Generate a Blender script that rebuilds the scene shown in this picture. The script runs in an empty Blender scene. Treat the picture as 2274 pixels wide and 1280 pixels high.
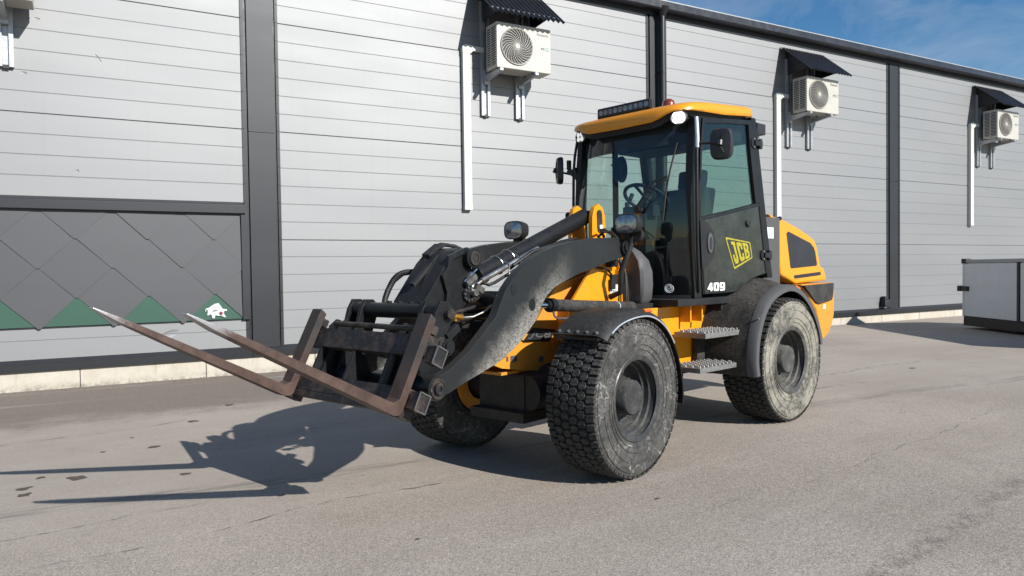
import bpy, bmesh, math, random
from mathutils import Matrix, Vector, noise
rnd = random.Random(7)
sc = bpy.context.scene
COL = sc.collection
rad = math.radians

# ------------------------------------------------------------------ camera
CAM_H = 1.45
yaw, pit, rol = 1.05293426, -0.0249271675, -0.0138301050
fw = Vector((math.cos(yaw)*math.cos(pit), math.sin(yaw)*math.cos(pit), math.sin(pit)))
r0 = Vector((math.sin(yaw), -math.cos(yaw), 0)); u0 = r0.cross(fw)
rr = r0*math.cos(rol) + u0*math.sin(rol); uu = -r0*math.sin(rol) + u0*math.cos(rol)
cd = bpy.data.cameras.new('camera'); cam = bpy.data.objects.new('camera', cd); COL.objects.link(cam)
cam.matrix_world = Matrix(((rr.x, uu.x, -fw.x, 0), (rr.y, uu.y, -fw.y, 0), (rr.z, uu.z, -fw.z, CAM_H), (0, 0, 0, 1)))
cd.sensor_fit = 'HORIZONTAL'; cd.sensor_width = 36.0; cd.lens = 36.0*1640/2274
cd.clip_start = 0.05; cd.clip_end = 3000
sc.camera = cam
# ------------------------------------------------------------------ sky and sun
SUN_EL, SUN_AZ = 29.5, -72.0           # direction TO the sun
w = bpy.data.worlds.new('World'); sc.world = w; w.use_nodes = True
nt = w.node_tree; nt.nodes.clear()
sky = nt.nodes.new('ShaderNodeTexSky'); sky.sky_type = 'NISHITA'; sky.sun_disc = False
sky.sun_elevation = rad(SUN_EL); sky.sun_rotation = rad(90-SUN_AZ); sky.air_density = 1.0; sky.dust_density = 0.1; sky.ozone_density = 2.5
bg = nt.nodes.new('ShaderNodeBackground'); bg.inputs[1].default_value = 0.083
wo = nt.nodes.new('ShaderNodeOutputWorld'); hs_ = nt.nodes.new('ShaderNodeHueSaturation'); hs_.inputs['Saturation'].default_value = 1.3; nt.links.new(sky.outputs[0], hs_.inputs['Color']); 
tc_ = nt.nodes.new('ShaderNodeTexCoord'); mp_ = nt.nodes.new('ShaderNodeMapping'); mp_.inputs['Scale'].default_value = (2.2, 5.0, 9.0); mp_.inputs['Rotation'].default_value = (0, 0, .5); nt.links.new(tc_.outputs['Generated'], mp_.inputs[0])
cn_ = nt.nodes.new('ShaderNodeTexNoise'); cn_.inputs['Scale'].default_value = 1.6; cn_.inputs['Detail'].default_value = 7; cn_.inputs['Roughness'].default_value = .62; cn_.inputs['Distortion'].default_value = .6; nt.links.new(mp_.outputs[0], cn_.inputs['Vector'])
mr_ = nt.nodes.new('ShaderNodeMapRange'); mr_.inputs[1].default_value = .45; mr_.inputs[2].default_value = .85; mr_.inputs[4].default_value = .36; nt.links.new(cn_.outputs['Fac'], mr_.inputs[0])   # thin cirrus all over the sky
mx_ = nt.nodes.new('ShaderNodeMix'); mx_.data_type = 'RGBA'; nt.links.new(mr_.outputs[0], mx_.inputs[0]); nt.links.new(hs_.outputs[0], mx_.inputs[6]); mx_.inputs[7].default_value = (6.5, 6.8, 7.2, 1)
nt.links.new(mx_.outputs[2], bg.inputs[0]); nt.links.new(bg.outputs[0], wo.inputs[0])
sd = bpy.data.lights.new('sun', 'SUN'); sd.energy = 5.0; sd.angle = rad(0.53); sd.color = (1.0, 0.97, 0.92)
so = bpy.data.objects.new('sun', sd); COL.objects.link(so)
sv = Vector((math.cos(rad(SUN_EL))*math.cos(rad(SUN_AZ)), math.cos(rad(SUN_EL))*math.sin(rad(SUN_AZ)), math.sin(rad(SUN_EL))))
so.rotation_euler = sv.to_track_quat('Z', 'Y').to_euler(); so.location = (6, -6, 12)
vs = sc.view_settings; vs.view_transform = 'Standard'; vs.look = 'None'; vs.gamma = 1.0; vs.use_curve_mapping = False; vs.exposure = 0.42

# ------------------------------------------------------------------ node helpers
class NT:
    def __init__(s, name):
        s.m = bpy.data.materials.new(name); s.m.use_nodes = True; s.t = s.m.node_tree; s.t.nodes.clear()
        s.out = s.n('ShaderNodeOutputMaterial'); s._co = None
    def n(s, typ, **kw):
        nd = s.t.nodes.new(typ)
        for k, v in kw.items(): setattr(nd, k, v)
        return nd
    def set(s, sock, v):
        if hasattr(v, 'is_output') or isinstance(v, bpy.types.NodeSocket): s.t.links.new(v, sock)
        else: sock.default_value = v
    def co(s):
        if s._co is None: s._co = s.n('ShaderNodeTexCoord').outputs['Object']
        return s._co
    def mapv(s, scale=(1, 1, 1), loc=(0, 0, 0), rot=(0, 0, 0), vec=None):
        m = s.n('ShaderNodeMapping'); s.set(m.inputs[0], vec or s.co())
        m.inputs['Scale'].default_value = scale; m.inputs['Location'].default_value = loc; m.inputs['Rotation'].default_value = rot
        return m.outputs[0]
    def noise(s, scale, detail=4, rough=0.6, vec=None, dist=0.0):
        nd = s.n('ShaderNodeTexNoise'); s.set(nd.inputs['Vector'], vec or s.co())
        nd.inputs['Scale'].default_value = scale; nd.inputs['Detail'].default_value = detail; nd.inputs['Roughness'].default_value = rough; nd.inputs['Distortion'].default_value = dist
        return nd.outputs['Fac']
    def vor(s, scale, feat='DISTANCE_TO_EDGE', vec=None):
        nd = s.n('ShaderNodeTexVoronoi'); nd.feature = feat; s.set(nd.inputs['Vector'], vec or s.co()); nd.inputs['Scale'].default_value = scale
        return nd.outputs[0]
    def math(s, op, a, b=0.0, c=None, clamp=False):
        nd = s.n('ShaderNodeMath'); nd.operation = op; nd.use_clamp = clamp; s.set(nd.inputs[0], a); s.set(nd.inputs[1], b)
        if c is not None: s.set(nd.inputs[2], c)
        return nd.outputs[0]
    def ramp(s, fac, lo, hi, a=0.0, b=1.0):
        nd = s.n('ShaderNodeMapRange'); nd.clamp = True; nd.interpolation_type = 'SMOOTHSTEP' if True else 'LINEAR'
        s.set(nd.inputs[0], fac); nd.inputs[1].default_value = lo; nd.inputs[2].default_value = hi; nd.inputs[3].default_value = a; nd.inputs[4].default_value = b
        return nd.outputs[0]
    def mix(s, fac, a, b):
        nd = s.n('ShaderNodeMix'); nd.data_type = 'RGBA'
        s.set(nd.inputs[0], fac); s.set(nd.inputs[6], rgba(a)); s.set(nd.inputs[7], rgba(b))
        return nd.outputs[2]
    def sep(s, vec=None):
        nd = s.n('ShaderNodeSeparateXYZ'); s.set(nd.inputs[0], vec or s.co()); return nd.outputs
    def bump(s, h, strength=0.3, dist=0.01, normal=None):
        nd = s.n('ShaderNodeBump'); nd.inputs['Strength'].default_value = strength; nd.inputs['Distance'].default_value = dist; s.set(nd.inputs['Height'], h)
        if normal is not None: s.set(nd.inputs['Normal'], normal)
        return nd.outputs[0]
    def pbsdf(s, col, rough=0.5, metal=0.0, spec=0.5, normal=None, coat=0.0, emit=None, es=0.0):
        b = s.n('ShaderNodeBsdfPrincipled'); s.set(b.inputs['Base Color'], rgba(col)); s.set(b.inputs['Roughness'], rough); s.set(b.inputs['Metallic'], metal)
        b.inputs['Specular IOR Level'].default_value = spec
        if normal is not None: s.set(b.inputs['Normal'], normal)
        b.inputs['Coat Weight'].default_value = coat; b.inputs['Coat Roughness'].default_value = 0.15
        if emit: b.inputs['Emission Color'].default_value = rgba(emit); b.inputs['Emission Strength'].default_value = es
        return b.outputs[0]
    def done(s, sh): s.t.links.new(sh, s.out.inputs[0]); return s.m
def rgba(c):
    if isinstance(c, (tuple, list)) and len(c) == 3: return (c[0], c[1], c[2], 1.0)
    return c

def mat_plain(name, col, rough=0.5, metal=0.0, coat=0.0, var=0.25, scale=6, spec=0.5, bump=0.0, emit=None, es=0.0):
    t = NT(name); n = t.noise(scale, 5, 0.65); f = t.ramp(n, 0.3, 0.75)
    dk = tuple(c*(1-var) for c in col)
    r = t.math('ADD', t.math('MULTIPLY', f, 0.14), rough-0.07)
    nm = t.bump(t.noise(scale*25, 3), bump, 0.004) if bump else None
    return t.done(t.pbsdf(t.mix(f, dk, col), r, metal, spec, nm, coat, emit, es))

def mat_dirty(name, col, dust, amount=0.5, rough=0.45, scale=4.0, fine=40, coat=0.0, metal=0.0, up=0.35, mask=None, bump=0.15, lo=0.35, hi=0.75):
    """paint under dust: dust gathers in patches and on what faces up"""
    t = NT(name)
    n1 = t.noise(scale, 6, 0.7); n2 = t.noise(fine, 4, 0.7)
    g = t.n('ShaderNodeNewGeometry'); nz = t.sep(g.outputs['Normal'])[2]
    m = t.math('MULTIPLY', t.ramp(n1, lo, hi), t.ramp(n2, 0.25, 0.75))
    m = t.math('MULTIPLY', m, amount)
    if up: m = t.math('ADD', m, t.math('MULTIPLY', t.ramp(nz, 0.3, 1.0), t.math('MULTIPLY', t.ramp(n2, 0.2, 0.7), up)))
    if mask: m = t.math('ADD', m, mask(t), clamp=True)
    m = t.math('MINIMUM', m, 0.95)
    c = t.mix(m, col, dust)
    r = t.math('ADD', t.math('MULTIPLY', m, 0.45), rough, clamp=True)
    nm = t.bump(n2, bump, 0.004) if bump else None
    return t.done(t.pbsdf(c, r, metal, 0.32 if max(col) < .2 else .5, nm, coat))

def mat_glass(name, tint, dirt=0.03, dirtcol=(.35, .35, .33), gl=1.0):
    t = NT(name)
    tr = t.n('ShaderNodeBsdfTransparent'); tr.inputs[0].default_value = rgba(tint)
    gs = t.n('ShaderNodeBsdfGlossy'); gs.inputs['Roughness'].default_value = 0.02; gs.inputs[0].default_value = (gl, gl, gl, 1)
    gb = t.n('ShaderNodeNewGeometry').outputs['Backfacing']   # same reflectance on both faces of a pane
    fr = t.n('ShaderNodeFresnel'); t.set(fr.inputs[0], t.math('SUBTRACT', 1.45, t.math('MULTIPLY', gb, 1.45-1/1.45)))
    mx = t.n('ShaderNodeMixShader'); t.set(mx.inputs[0], fr.outputs[0]); t.set(mx.inputs[1], tr.outputs[0]); t.set(mx.inputs[2], gs.outputs[0])
    df = t.n('ShaderNodeBsdfDiffuse'); df.inputs[0].default_value = rgba(dirtcol)
    m2 = t.n('ShaderNodeMixShader'); t.set(m2.inputs[0], t.math('MULTIPLY', t.ramp(t.noise(7, 6, .7), .3, .8), dirt)); t.set(m2.inputs[1], mx.outputs[0]); t.set(m2.inputs[2], df.outputs[0])
    return t.done(m2.outputs[0])

# ------------------------------------------------------------------ mesh helpers
class MB:
    def __init__(s): s.v = []; s.f = []
    def add(s, vs, fs):
        b = len(s.v); s.v += [tuple(p) for p in vs]; s.f += [tuple(i+b for i in f) for f in fs]; return s
    def box(s, x0, x1, y0, y1, z0, z1):
        return s.add([(x0, y0, z0), (x1, y0, z0), (x1, y1, z0), (x0, y1, z0), (x0, y0, z1), (x1, y0, z1), (x1, y1, z1), (x0, y1, z1)],
                     [(0, 3, 2, 1), (4, 5, 6, 7), (0, 1, 5, 4), (1, 2, 6, 5), (2, 3, 7, 6), (3, 0, 4, 7)])
    def obox(s, c, ax, ay, az, hx, hy, hz):
        c = Vector(c); ax = Vector(ax).normalized()*hx; ay = Vector(ay).normalized()*hy; az = Vector(az).normalized()*hz
        P = [c+ax*i+ay*j+az*k for k in (-1, 1) for (i, j) in ((-1, -1), (1, -1), (1, 1), (-1, 1))]
        return s.add(P, [(0, 3, 2, 1), (4, 5, 6, 7), (0, 1, 5, 4), (1, 2, 6, 5), (2, 3, 7, 6), (3, 0, 4, 7)])
    def beam(s, a, b, wy, wz, upv=(0, 0, 1)):
        a = Vector(a); b = Vector(b); d = b-a; L = d.length; d.normalize(); y = Vector(upv).cross(d)
        if y.length < 1e-4: y = Vector((0, 1, 0))
        y.normalize(); z = d.cross(y)
        return s.obox((a+b)/2, d, y, z, L/2, wy/2, wz/2)
    def prism(s, poly, y0, y1):                       # poly of (x, z), extruded along y
        n = len(poly); P = [(x, y0, z) for x, z in poly] + [(x, y1, z) for x, z in poly]
        return s.add(P, [tuple(range(n)), tuple(range(2*n-1, n-1, -1))] + [(i, i+n, (i+1) % n+n, (i+1) % n) for i in range(n)])
    def prismx(s, poly, x0, x1):                      # poly of (y, z)
        n = len(poly); P = [(x0, y, z) for y, z in poly] + [(x1, y, z) for y, z in poly]
        return s.add(P, [tuple(range(n)), tuple(range(2*n-1, n-1, -1))] + [(i, i+n, (i+1) % n+n, (i+1) % n) for i in range(n)])
    def ring(s, outer, inner, y0, y1):                # frame between two outlines
        n = len(outer); P = [(x, y0, z) for x, z in outer]+[(x, y0, z) for x, z in inner]+[(x, y1, z) for x, z in outer]+[(x, y1, z) for x, z in inner]
        F = []
        for i in range(n):
            j = (i+1) % n
            F += [(i, j, n+j, n+i), (2*n+i, 3*n+i, 3*n+j, 2*n+j), (i, 2*n+i, 2*n+j, j), (n+i, n+j, 3*n+j, 3*n+i)]
        return s.add(P, F)
    def cyl(s, a, b, r, r2=None, n=20, cap=True):
        r2 = r if r2 is None else r2; a = Vector(a); b = Vector(b); d = (b-a).normalized()
        u = d.orthogonal().normalized(); v = d.cross(u); P = []
        for c, q in ((a, r), (b, r2)): P += [c+(u*math.cos(2*math.pi*i/n)+v*math.sin(2*math.pi*i/n))*q for i in range(n)]
        F = [(i, (i+1) % n, (i+1) % n+n, i+n) for i in range(n)]
        if cap: F += [tuple(range(n-1, -1, -1)), tuple(range(n, 2*n))]
        return s.add(P, F)
    def tube(s, path, r, n=8, cap=True):
        path = [Vector(p) for p in path]; P = []; u = None; rs = r if isinstance(r, (list, tuple)) else [r]*len(path)
        for i, p in enumerate(path):
            d = (path[min(i+1, len(path)-1)]-path[max(i-1, 0)]).normalized()
            u = d.orthogonal().normalized() if u is None else (u-d*u.dot(d)).normalized()
            v = d.cross(u); P += [p+(u*math.cos(2*math.pi*k/n)+v*math.sin(2*math.pi*k/n))*rs[i] for k in range(n)]
        F = [(i*n+k, i*n+(k+1) % n, (i+1)*n+(k+1) % n, (i+1)*n+k) for i in range(len(path)-1) for k in range(n)]
        if cap: F += [tuple(range(n-1, -1, -1)), tuple(range((len(path)-1)*n, len(path)*n))]
        return s.add(P, F)
    def lathe(s, prof, cx, cz, n=64, close=False):    # prof of (y, r), about an axis along y
        P = []; m = len(prof)
        for i in range(n):
            a = 2*math.pi*i/n; P += [(cx+r*math.cos(a), y, cz+r*math.sin(a)) for y, r in prof]
        F = []
        for i in range(n):
            j = (i+1) % n
            for k in range(m if close else m-1):
                k2 = (k+1) % m; F.append((i*m+k, i*m+k2, j*m+k2, j*m+k))
        return s.add(P, F)
    def loft(s, rings, cap=True, closed=True):
        n = len(rings[0]); P = [p for r in rings for p in r]; F = []
        for i in range(len(rings)-1):
            for k in range(n if closed else n-1): F.append((i*n+k, i*n+(k+1) % n, (i+1)*n+(k+1) % n, (i+1)*n+k))
        if cap and closed: F += [tuple(range(n-1, -1, -1)), tuple(range((len(rings)-1)*n, len(rings)*n))]
        return s.add(P, F)
    def sheet(s, grid, th, nrm=None):                 # rows of points thickened by th along averaged normals
        R = len(grid); Cn = len(grid[0]); G = [[Vector(p) for p in row] for row in grid]; B = []
        for i in range(R):
            for j in range(Cn):
                du = G[i][min(j+1, Cn-1)]-G[i][max(j-1, 0)]; dv = G[min(i+1, R-1)][j]-G[max(i-1, 0)][j]
                B.append(G[i][j]+du.cross(dv).normalized()*th)
        P = [p for row in G for p in row]+B; N = R*Cn; F = []
        for i in range(R-1):
            for j in range(Cn-1):
                a, b, c, d = i*Cn+j, i*Cn+j+1, (i+1)*Cn+j+1, (i+1)*Cn+j; F += [(a, b, c, d), (a+N, d+N, c+N, b+N)]
        for j in range(Cn-1):
            F += [(j, j+N, j+1+N, j+1), ((R-1)*Cn+j, (R-1)*Cn+j+1, (R-1)*Cn+j+1+N, (R-1)*Cn+j+N)]
        for i in range(R-1):
            F += [(i*Cn, (i+1)*Cn, (i+1)*Cn+N, i*Cn+N), (i*Cn+Cn-1, i*Cn+Cn-1+N, (i+1)*Cn+Cn-1+N, (i+1)*Cn+Cn-1)]
        return s.add(P, F)
    def mesh(s, name, mat, bevel=0.0, seg=2, smooth=32):
        me = bpy.data.meshes.new(name); me.from_pydata(s.v, [], s.f)
        bm = bmesh.new(); bm.from_mesh(me); bmesh.ops.remove_doubles(bm, verts=bm.verts, dist=1e-5)
        bmesh.ops.recalc_face_normals(bm, faces=bm.faces)
        if bevel:
            es = [e for e in bm.edges if len(e.link_faces) == 2 and e.calc_face_angle(0) > rad(28)]
            bmesh.ops.bevel(bm, geom=es, offset=bevel, offset_type='OFFSET', segments=seg, profile=0.6, affect='EDGES', clamp_overlap=True)
        bm.to_mesh(me); bm.free()
        if smooth:
            me.polygons.foreach_set('use_smooth', [True]*len(me.polygons)); me.set_sharp_from_angle(angle=rad(smooth))
        me.materials.append(mat); me.update(); return me

WM = {}                                               # world matrix of every object built
def link(name, data, parent=None, frame=None):
    o = bpy.data.objects.new(name, data); COL.objects.link(o)
    fr = frame if frame is not None else (WM[parent.name] if parent else Matrix())
    WM[o.name] = fr
    if parent: o.parent = parent; o.matrix_basis = WM[parent.name].inverted() @ fr
    else: o.matrix_basis = fr
    return o
def part(name, mb, mat, parent, frame=None, bevel=0.0, seg=2, smooth=32, label=None, kind=None):
    o = link(name, mb.mesh(name, mat, bevel, seg, smooth), parent, frame)
    if bevel: wn = o.modifiers.new('weighted', 'WEIGHTED_NORMAL'); wn.keep_sharp = True; wn.weight = 60
    if label: o['label'] = label
    if kind: o['kind'] = kind
    return o
def tag(o, label, cat, group=None):
    o['label'] = label; o['category'] = cat
    if group: o['group'] = group
    return o
def struct(name, mb, mat, smooth=0):
    o = link(name, mb.mesh(name, mat, smooth=smooth)); o['kind'] = 'structure'; return o
def thing(name, frame, label, cat, group=None):
    o = link(name, None, None, frame); o.empty_display_size = 0.3; return tag(o, label, cat, group)
def copy_tree(o, parent=None, offset=None, name=None):
    c = o.copy(); COL.objects.link(c)
    if parent: c.parent = parent; WM[c.name] = WM[parent.name] @ o.matrix_basis
    else: c.matrix_basis = Matrix.Translation(offset) @ o.matrix_basis; WM[c.name] = c.matrix_basis.copy()
    for ch in list(o.children): copy_tree(ch, c)
    return c
def text_mb(txt, size=1.0, bold=0.0, shear=0.0, mapf=None):
    cu = bpy.data.curves.new('t', 'FONT'); cu.body = txt; cu.size = size; cu.offset = bold; cu.shear = shear; cu.resolution_u = 3
    ob = bpy.data.objects.new('t', cu); COL.objects.link(ob)
    dg = bpy.context.evaluated_depsgraph_get(); me = bpy.data.meshes.new_from_object(ob.evaluated_get(dg))
    P = [v.co.copy() for v in me.vertices]; F = [tuple(p.vertices) for p in me.polygons]
    bpy.data.objects.remove(ob); bpy.data.curves.remove(cu); bpy.data.meshes.remove(me)
    x0 = min(p.x for p in P); x1 = max(p.x for p in P); y0 = min(p.y for p in P); y1 = max(p.y for p in P)
    m = MB(); m.add([mapf((p.x-x0)/(x1-x0), (p.y-y0)/(y1-y0)) for p in P], F); return m
def frame(x, y, z, deg): return Matrix.Translation((x, y, z)) @ Matrix.Rotation(rad(deg), 4, 'Z')
def circ(cx, cz, r, n=24, a0=0, a1=360, ry=None):
    return [(cx+r*math.cos(rad(a0+(a1-a0)*i/n)), cz+(ry or r)*math.sin(rad(a0+(a1-a0)*i/n))) for i in range(n)]

# ------------------------------------------------------------------ materials
D = 11.119                                            # the facade's plane
def m_sheet(name, c, metal, rough, var=0.03, dents=None):         # coil-coated steel
    t = NT(name); n = t.noise(0.9, 3, .5, vec=t.mapv((.35, 1, 1.4))); f = t.ramp(n, .3, .7)
    wav = t.noise(1.1, 2, .4, vec=t.mapv((.5, 1, 1.6)))
    st = t.noise(3.0, 5, .65, vec=t.mapv((3, 1, .12)))
    col = t.mix(t.ramp(st, .5, .85, 0, .12), t.mix(f, tuple(k*(1-var) for k in c), c), tuple(k*.7 for k in c))
    nm = t.bump(wav, .05, .05)
    if dents:
        x, y, z = t.sep(); hsum = None
        for (dx, dz, rx, rz, an) in dents:
            ca, sa = math.cos(rad(an)), math.sin(rad(an)); a = t.math('SUBTRACT', x, dx); b = t.math('SUBTRACT', z, dz)
            u = t.math('DIVIDE', t.math('ADD', t.math('MULTIPLY', a, ca), t.math('MULTIPLY', b, sa)), rx); v = t.math('DIVIDE', t.math('SUBTRACT', t.math('MULTIPLY', b, ca), t.math('MULTIPLY', a, sa)), rz)
            q = t.ramp(t.math('ADD', t.math('MULTIPLY', u, u), t.math('MULTIPLY', v, v)), 1.0, 0.0); hsum = q if hsum is None else t.math('ADD', hsum, q)
        nm = t.bump(t.math('MULTIPLY', hsum, -1), .9, .006, nm)
    return t.done(t.pbsdf(col, t.math('ADD', t.math('MULTIPLY', f, .05), rough), metal, .5, nm))
M_PANEL = m_sheet('panel_silver', (.266, .269, .272), .66, .59, .03, [(-.618, 4.70, .035, .018, -20), (-.513, 4.70, .04, .014, 0), (.152, 4.285, .07, .016, -55), (-.669, 4.0, .04, .018, 0), (-.118, 2.805, .02, .02, 0), (.92, .63, .13, .05, 18), (18.16, 5.76, .03, .03, 0)])
M_DARK = m_sheet('trim_dark_grey', (.029, .031, .035), .35, .44, .1)
M_KICK = m_sheet('kick_dark', (.016, .017, .020), .2, .45, .15)
M_BLACK = mat_plain('trim_black', (.012, .013, .018), .45, var=.3)
M_TILE = m_sheet('shingle_grey', (.078, .080, .085), .45, .52, .06)
M_GREEN = m_sheet('shingle_green', (.028, .082, .056), .25, .5, .06)
M_WHITE = mat_plain('white_paint', (.52, .53, .52), .5, var=.05)
M_RED = mat_plain('emblem_red', (.20, .015, .035), .5, var=.1)
M_GREY = mat_plain('emblem_grey', (.10, .10, .10), .5, var=.1)
def m_plinth():
    t = NT('plinth_cream'); n = t.noise(5, 6, .7); st = t.noise(9, 5, .7, vec=t.mapv((2.2, 1, .15)))
    zz = t.sep()[2]
    c = t.mix(t.ramp(n, .3, .75), (.42, .38, .31), (.50, .465, .40)); c = t.mix(t.ramp(st, .52, .78, 0, .55), c, (.25, .225, .165))
    c = t.mix(t.math('MULTIPLY', t.ramp(zz, .11, .0), t.ramp(t.noise(14, 5, .7), .35, .7)), c, (.22, .20, .165))
    return t.done(t.pbsdf(c, .85, 0, .3, t.bump(t.noise(60, 4), .3, .004)))
M_PLINTH = m_plinth()
M_CASE = mat_plain('ac_white', (.46, .44, .385), .45, var=.05)
M_CASED = mat_plain('black_and_opening_shade', (.02, .022, .026), .6)  # plain black parts; also the shade inside openings, laid on as colour
M_GRILLE = mat_plain('ac_grille', (.30, .285, .25), .5, var=.05)
M_STEEL = mat_plain('galvanised', (.42, .43, .44), .42, .5, var=.12, scale=12)
M_TRUNK = mat_plain('white_pvc', (.56, .56, .51), .4, var=.04)
M_CANOPY = mat_plain('canopy_black', (.022, .024, .030), .38, var=.2)
M_LOGOG = mat_plain('logo_green', (.10, .28, .18), .5); M_LOGOK = mat_plain('logo_dark', (.09, .11, .10), .5)

def m_ground():
    t = NT('asphalt'); x, y, z = t.sep()
    big = t.noise(.35, 5, .6); mid = t.noise(2.2, 6, .7); str_ = t.noise(1.2, 5, .65, vec=t.mapv((.35, 2.4, 1), rot=(0, 0, rad(-12))))
    fine = t.noise(130, 3, .75); vfine = t.noise(320, 2, .7); coarse = t.vor(95, 'F1')
    # aggregate: pale stones in dark binder, more of it open where the surface is worn
    worn = t.math('ADD', t.ramp(t.math('ADD', t.math('MULTIPLY', y, -1), t.math('MULTIPLY', mid, 2.4)), -4.6, -2.6), 0.0)   # coarser near the camera
    c = t.mix(t.ramp(big, .3, .7), (.322, .278, .233), (.385, .336, .287))
    c = t.mix(t.ramp(str_, .45, .75, 0, .40), c, (.43, .385, .335))
    c = t.mix(t.ramp(mid, .52, .8, 0, .45), c, (.25, .220, .188))
    # darker, stonier strip along the foot of the wall
    band = t.math('MULTIPLY', t.ramp(t.math('ADD', y, t.math('MULTIPLY', t.math('SUBTRACT', mid, .5), 1.6)), 8.0, 9.0), t.ramp(x, 13.5, 9.0))
    c = t.mix(t.math('MULTIPLY', band, .72), c, (.155, .128, .108))
    lines = t.ramp(t.noise(1.0, 4, .6, vec=t.mapv((.18, 3.2, 1))), .56, .66)
    c = t.mix(t.math('MULTIPLY', t.math('MULTIPLY', lines, band), .6), c, (.36, .33, .30))
    # tarry trail at the near right
    tr = t.math('ABSOLUTE', t.math('SUBTRACT', t.math('SUBTRACT', y, t.math('MULTIPLY', x, .175)), t.math('ADD', 1.555, t.math('MULTIPLY', t.math('SUBTRACT', t.noise(3, 3), .5), .12))))
    tm = t.math('MULTIPLY', t.math('MULTIPLY', t.ramp(tr, .13, .02), t.ramp(t.noise(9, 4), .38, .6)), t.ramp(t.noise(120, 2), .42, .55))
    c = t.mix(t.math('MULTIPLY', tm, .55), c, (.06, .055, .05))
    # tyre drag marks running off to the right
    t2 = t.math('ABSOLUTE', t.math('SUBTRACT', y, t.math('SUBTRACT', t.math('ADD', 5.36, t.math('MULTIPLY', t.math('SUBTRACT', t.noise(.6, 2), .5), .3)), t.math('MULTIPLY', x, .069))))
    c = t.mix(t.math('MULTIPLY', t.math('MULTIPLY', t.ramp(t2, .16, .02), t.ramp(t.noise(6, 5, .7, vec=t.mapv((.3, 3, 1))), .4, .65)), .55), c, (.11, .10, .09))
    vc = t.n('ShaderNodeTexVoronoi'); t.set(vc.inputs['Vector'], t.co()); vc.inputs['Scale'].default_value = 165
    cell = t.sep(vc.outputs['Color'])[0]; vc2 = t.n('ShaderNodeTexVoronoi'); t.set(vc2.inputs['Vector'], t.co()); vc2.inputs['Scale'].default_value = 85; cell2 = t.sep(vc2.outputs['Color'])[0]
    g = t.math('ADD', t.math('ADD', t.math('MULTIPLY', t.ramp(fine, .38, .62), .35), t.math('MULTIPLY', cell, .45)), t.math('MULTIPLY', t.math('POWER', cell2, 2.0), .2))
    lohi = t.mix(g, (.34, .34, .34), (1.62, 1.61, 1.60))
    amt = t.math('ADD', t.math('MULTIPLY', worn, .62), .30, clamp=True); amt = t.math('ADD', amt, t.math('MULTIPLY', band, .35), clamp=True)
    mul = t.n('ShaderNodeMix'); mul.data_type = 'RGBA'; mul.blend_type = 'MULTIPLY'; t.set(mul.inputs[0], amt); t.set(mul.inputs[6], c); t.set(mul.inputs[7], lohi)
    # specks of grit
    sp = t.math('MULTIPLY', t.ramp(t.vor(17, 'F1'), .10, .05), t.ramp(t.noise(1.7, 3), .55, .62))
    col = t.mix(t.math('MULTIPLY', sp, .7), mul.outputs[2], (.06, .055, .05))
    h = t.math('ADD', t.math('MULTIPLY', g, .7), t.math('MULTIPLY', coarse, .5))
    nm = t.bump(h, .35, .004)
    return t.done(t.pbsdf(col, .9, 0, .25, nm))
M_GROUND = m_ground()
M_CRACK = mat_plain('crack_dark', (.10, .09, .08), .95, var=.4, scale=30)
M_SPOT = mat_plain('oil_spot', (.115, .088, .068), .8, var=.4, scale=30)

DUST = (.25, .225, .19)
YEL = (.78, .288, .004)
M_YEL = mat_dirty('yellow_paint', YEL, (.42, .24, .075), .42, .30, 6, 55, coat=.25, up=.08, bump=.03)
M_YELD = mat_dirty('yellow_paint_worn_shaded', (.60, .25, .018), (.26, .165, .075), .65, .5, 5, 40, up=.12, bump=.08)  # dusty worn yellow, browned further to deepen the shade behind arm and fender
M_ARM = mat_dirty('arm_black_dusty', (.014, .0155, .017), (.30, .285, .25), .035, .42, 3.2, 55, up=.10, bump=.1,
    mask=lambda t: t.math('MULTIPLY', t.math('MULTIPLY', t.ramp(t.math('ADD', t.math('ADD', t.sep()[2], t.math('MULTIPLY', t.sep()[0], .75)), t.math('MULTIPLY', t.math('SUBTRACT', t.noise(11, 6, .75), .5), .26)), 1.77, 1.47), t.ramp(t.noise(80, 4, .8), .25, .65)), t.math('MULTIPLY', t.math('MULTIPLY', t.ramp(t.sep()[0], 1.36, 1.0), t.ramp(t.sep()[0], .05, .42)), .95)))
M_BLK = mat_dirty('black_paint', (.008, .0088, .010), (.09, .085, .076), .16, .38, 4, 45, up=.15, bump=.05)
M_BLKD = mat_dirty('black_paint_dusty', (.016, .0155, .015), (.14, .124, .105), .55, .5, 6, 45, up=.25, bump=.12, lo=.25, hi=.65)
M_DOOR = mat_dirty('door_black_dusty', (.010, .0125, .012), (.12, .125, .108), .48, .26, 5, 110, coat=.3, up=0, bump=.03, lo=.25, hi=.75)
M_PLAS = mat_dirty('black_plastic', (.012, .0128, .0138), (.11, .10, .088), .25, .5, 4, 50, up=.22, bump=.08)
M_GPLAS = mat_dirty('grey_plastic', (.075, .075, .078), (.15, .143, .13), .35, .5, 4, 50, up=.1, bump=.03)
M_INT = mat_plain('cab_interior', (.022, .023, .026), .75, var=.3)
M_SEAT = mat_plain('seat_cloth', (.035, .036, .045), .9, var=.3)
M_RUBB = mat_plain('rubber_seal', (.012, .012, .013), .6, var=.3)
M_HOSE = mat_plain('hose_rubber', (.014, .014, .015), .5, var=.4, scale=20, bump=.2)
M_CHROME = mat_plain('chrome_rod', (.75, .76, .78), .14, 1.0, var=.1)
M_PIPE = mat_plain('zinc_pipe', (.58, .57, .54), .34, .9, var=.25, scale=20)
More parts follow.
